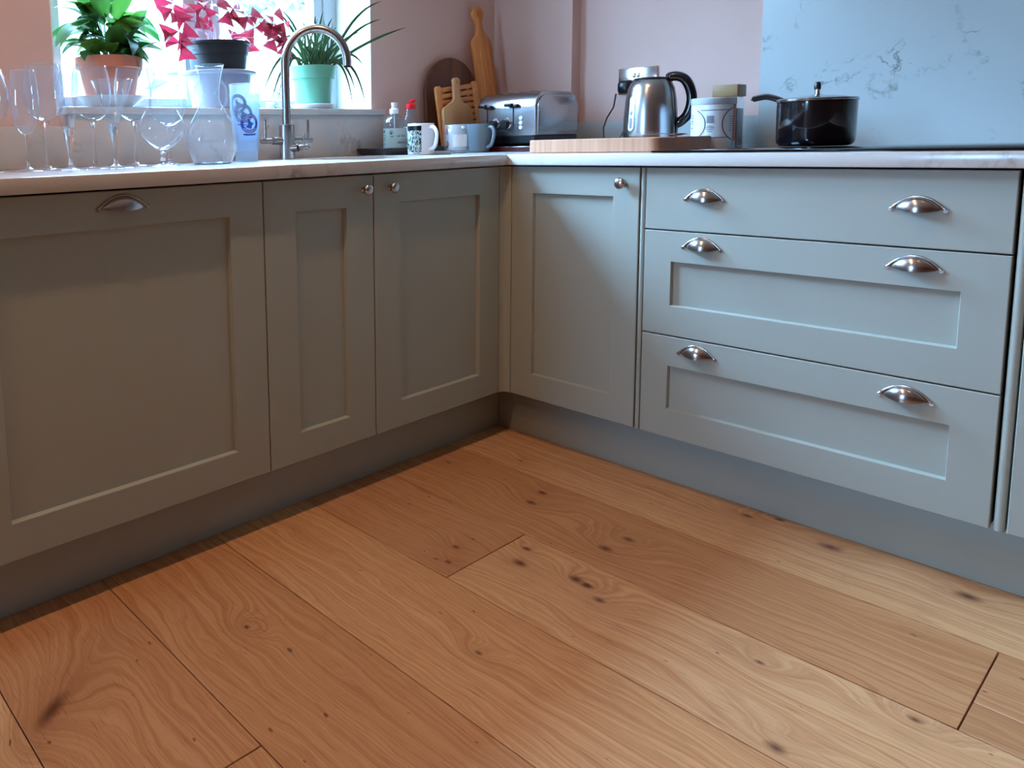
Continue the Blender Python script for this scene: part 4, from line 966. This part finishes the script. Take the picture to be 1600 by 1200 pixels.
for z_ in (.096, .089, .082, .075, .068, .061, .054): patch(m, crf, cc+.75, cc+1.05, z_, z_+.0016, 4, off=.0009)
obj('small_print', m, 'label_grey', t, merge=False)
m = MB(); patch(m, crf, cc+1.08, cc+1.40, .024, .134, 5, off=.0008); obj('orange_band', m, 'orange_print', t)
t = thing('coffee_jar', (.655, -.371, ZW), 'square glass jar of coffee with a wooden lid', 'jar', rz=.06)
obj('glass_body', loft(MB(), [[(x_, y_, z_) for x_, y_ in rrect(.034+e_, .036+e_, .006, 3)] for e_, z_ in ((-.002, .0006), (0, .004), (0, .150), (-.004, .160))], True), 'thin_glass', t, smooth=40)
obj('coffee', loft(MB(), [[(x_, y_, z_) for x_, y_ in rrect(.0315, .0335, .005, 3)] for z_ in (.005, .124)], True, True), 'coffee', t)
obj('lid', loft(MB(), [[(x_, y_, z_) for x_, y_ in rrect(.036+e_, .038+e_, .004, 3)] for e_, z_ in ((-.001, .161), (0, .163), (0, .196), (-.001, .198))], True, True), 'lid_wood', t, smooth=40)

# ---------------------------------------------------------------- hob and saucepan
t = thing('hob', (.315, -.82, ZW), 'black glass induction hob set on the right worktop', 'hob')
obj('glass_top', loft(MB(), [[(x_, y_, z_) for x_, y_ in rrect(.280+e_, .385+e_, .008, 4)] for e_, z_ in ((-.001, .0006), (0, .0015), (0, .0045), (-.001, .0055))], True, True), 'glass_black', t, smooth=40)
ZH = ZW+.006
t = thing('saucepan', (.42, -.69, ZH), 'black saucepan with glass lid standing on the hob', 'saucepan'); t.scale = (.87, .87, 1)
obj('body', MB().lathe([(.0, .0008), (.084, .0008), (.094, .003), (.101, .010), (.1035, .020), (.1045, .118), (.1065, .1195), (.1045, .1205), (.1015, .118), (.100, .02), (.0, .006)], 64), 'black_gloss', t, smooth=35)
obj('rim', MB().lathe([(.1045, .1195), (.1075, .120), (.1078, .1225), (.1045, .1238), (.1015, .1225)], 64), 'chrome', t, smooth=60)
lid = obj('lid', MB().lathe([(.1045, .1240), (.098, .1258), (.075, .1305), (.045, .1340), (.018, .1358), (.0, .136)], 56), 'thin_glass', t, smooth=60)
obj('lid_rim', MB().lathe([(.1050, .1238), (.1062, .1255), (.1035, .1275), (.0985, .1268), (.1000, .1245)], 56), 'chrome', lid, smooth=60)
obj('lid_stem', MB().lathe([(.0125, .1352), (.0125, .137), (.0070, .1385), (.0068, .150), (.009, .152), (.0, .152)], 24), 'chrome', lid, smooth=40)
obj('lid_knob', MB().lathe([(.0, .152), (.0090, .152), (.0095, .157), (.0085, .166), (.006, .171), (.0, .172)], 24), 'black_plastic', lid, smooth=50)
hd = Vector((.60, .80, 0)).normalized()
pth = [hd*r_+Vector((0, 0, z_)) for r_, z_ in smooth_prof([(.103, .105), (.130, .114), (.180, .132), (.240, .144), (.298, .142), (.312, .140)], 5)]
h_ = obj('handle', MB().tube(pth, [.008]*3+[.0125]*(len(pth)-6)+[.010]*2+[.005], 16, flat=.75), 'black_gloss', t, smooth=50)
obj('handle_bracket', MB().tube([hd*.1045+Vector((0, 0, .100)), hd*.116+Vector((0, 0, .108)), hd*.128+Vector((0, 0, .1145))], [.013, .0135, .0128], 14, flat=.7), 'chrome', h_, smooth=50)
obj('hanging_ring', MB().tube([hd*.310+Vector((0, 0, .140)), hd*.322+Vector((0, 0, .140)), hd*.330+Vector((0, 0, .139))], [.004, .0035, .002], 10), 'chrome', h_, smooth=50)
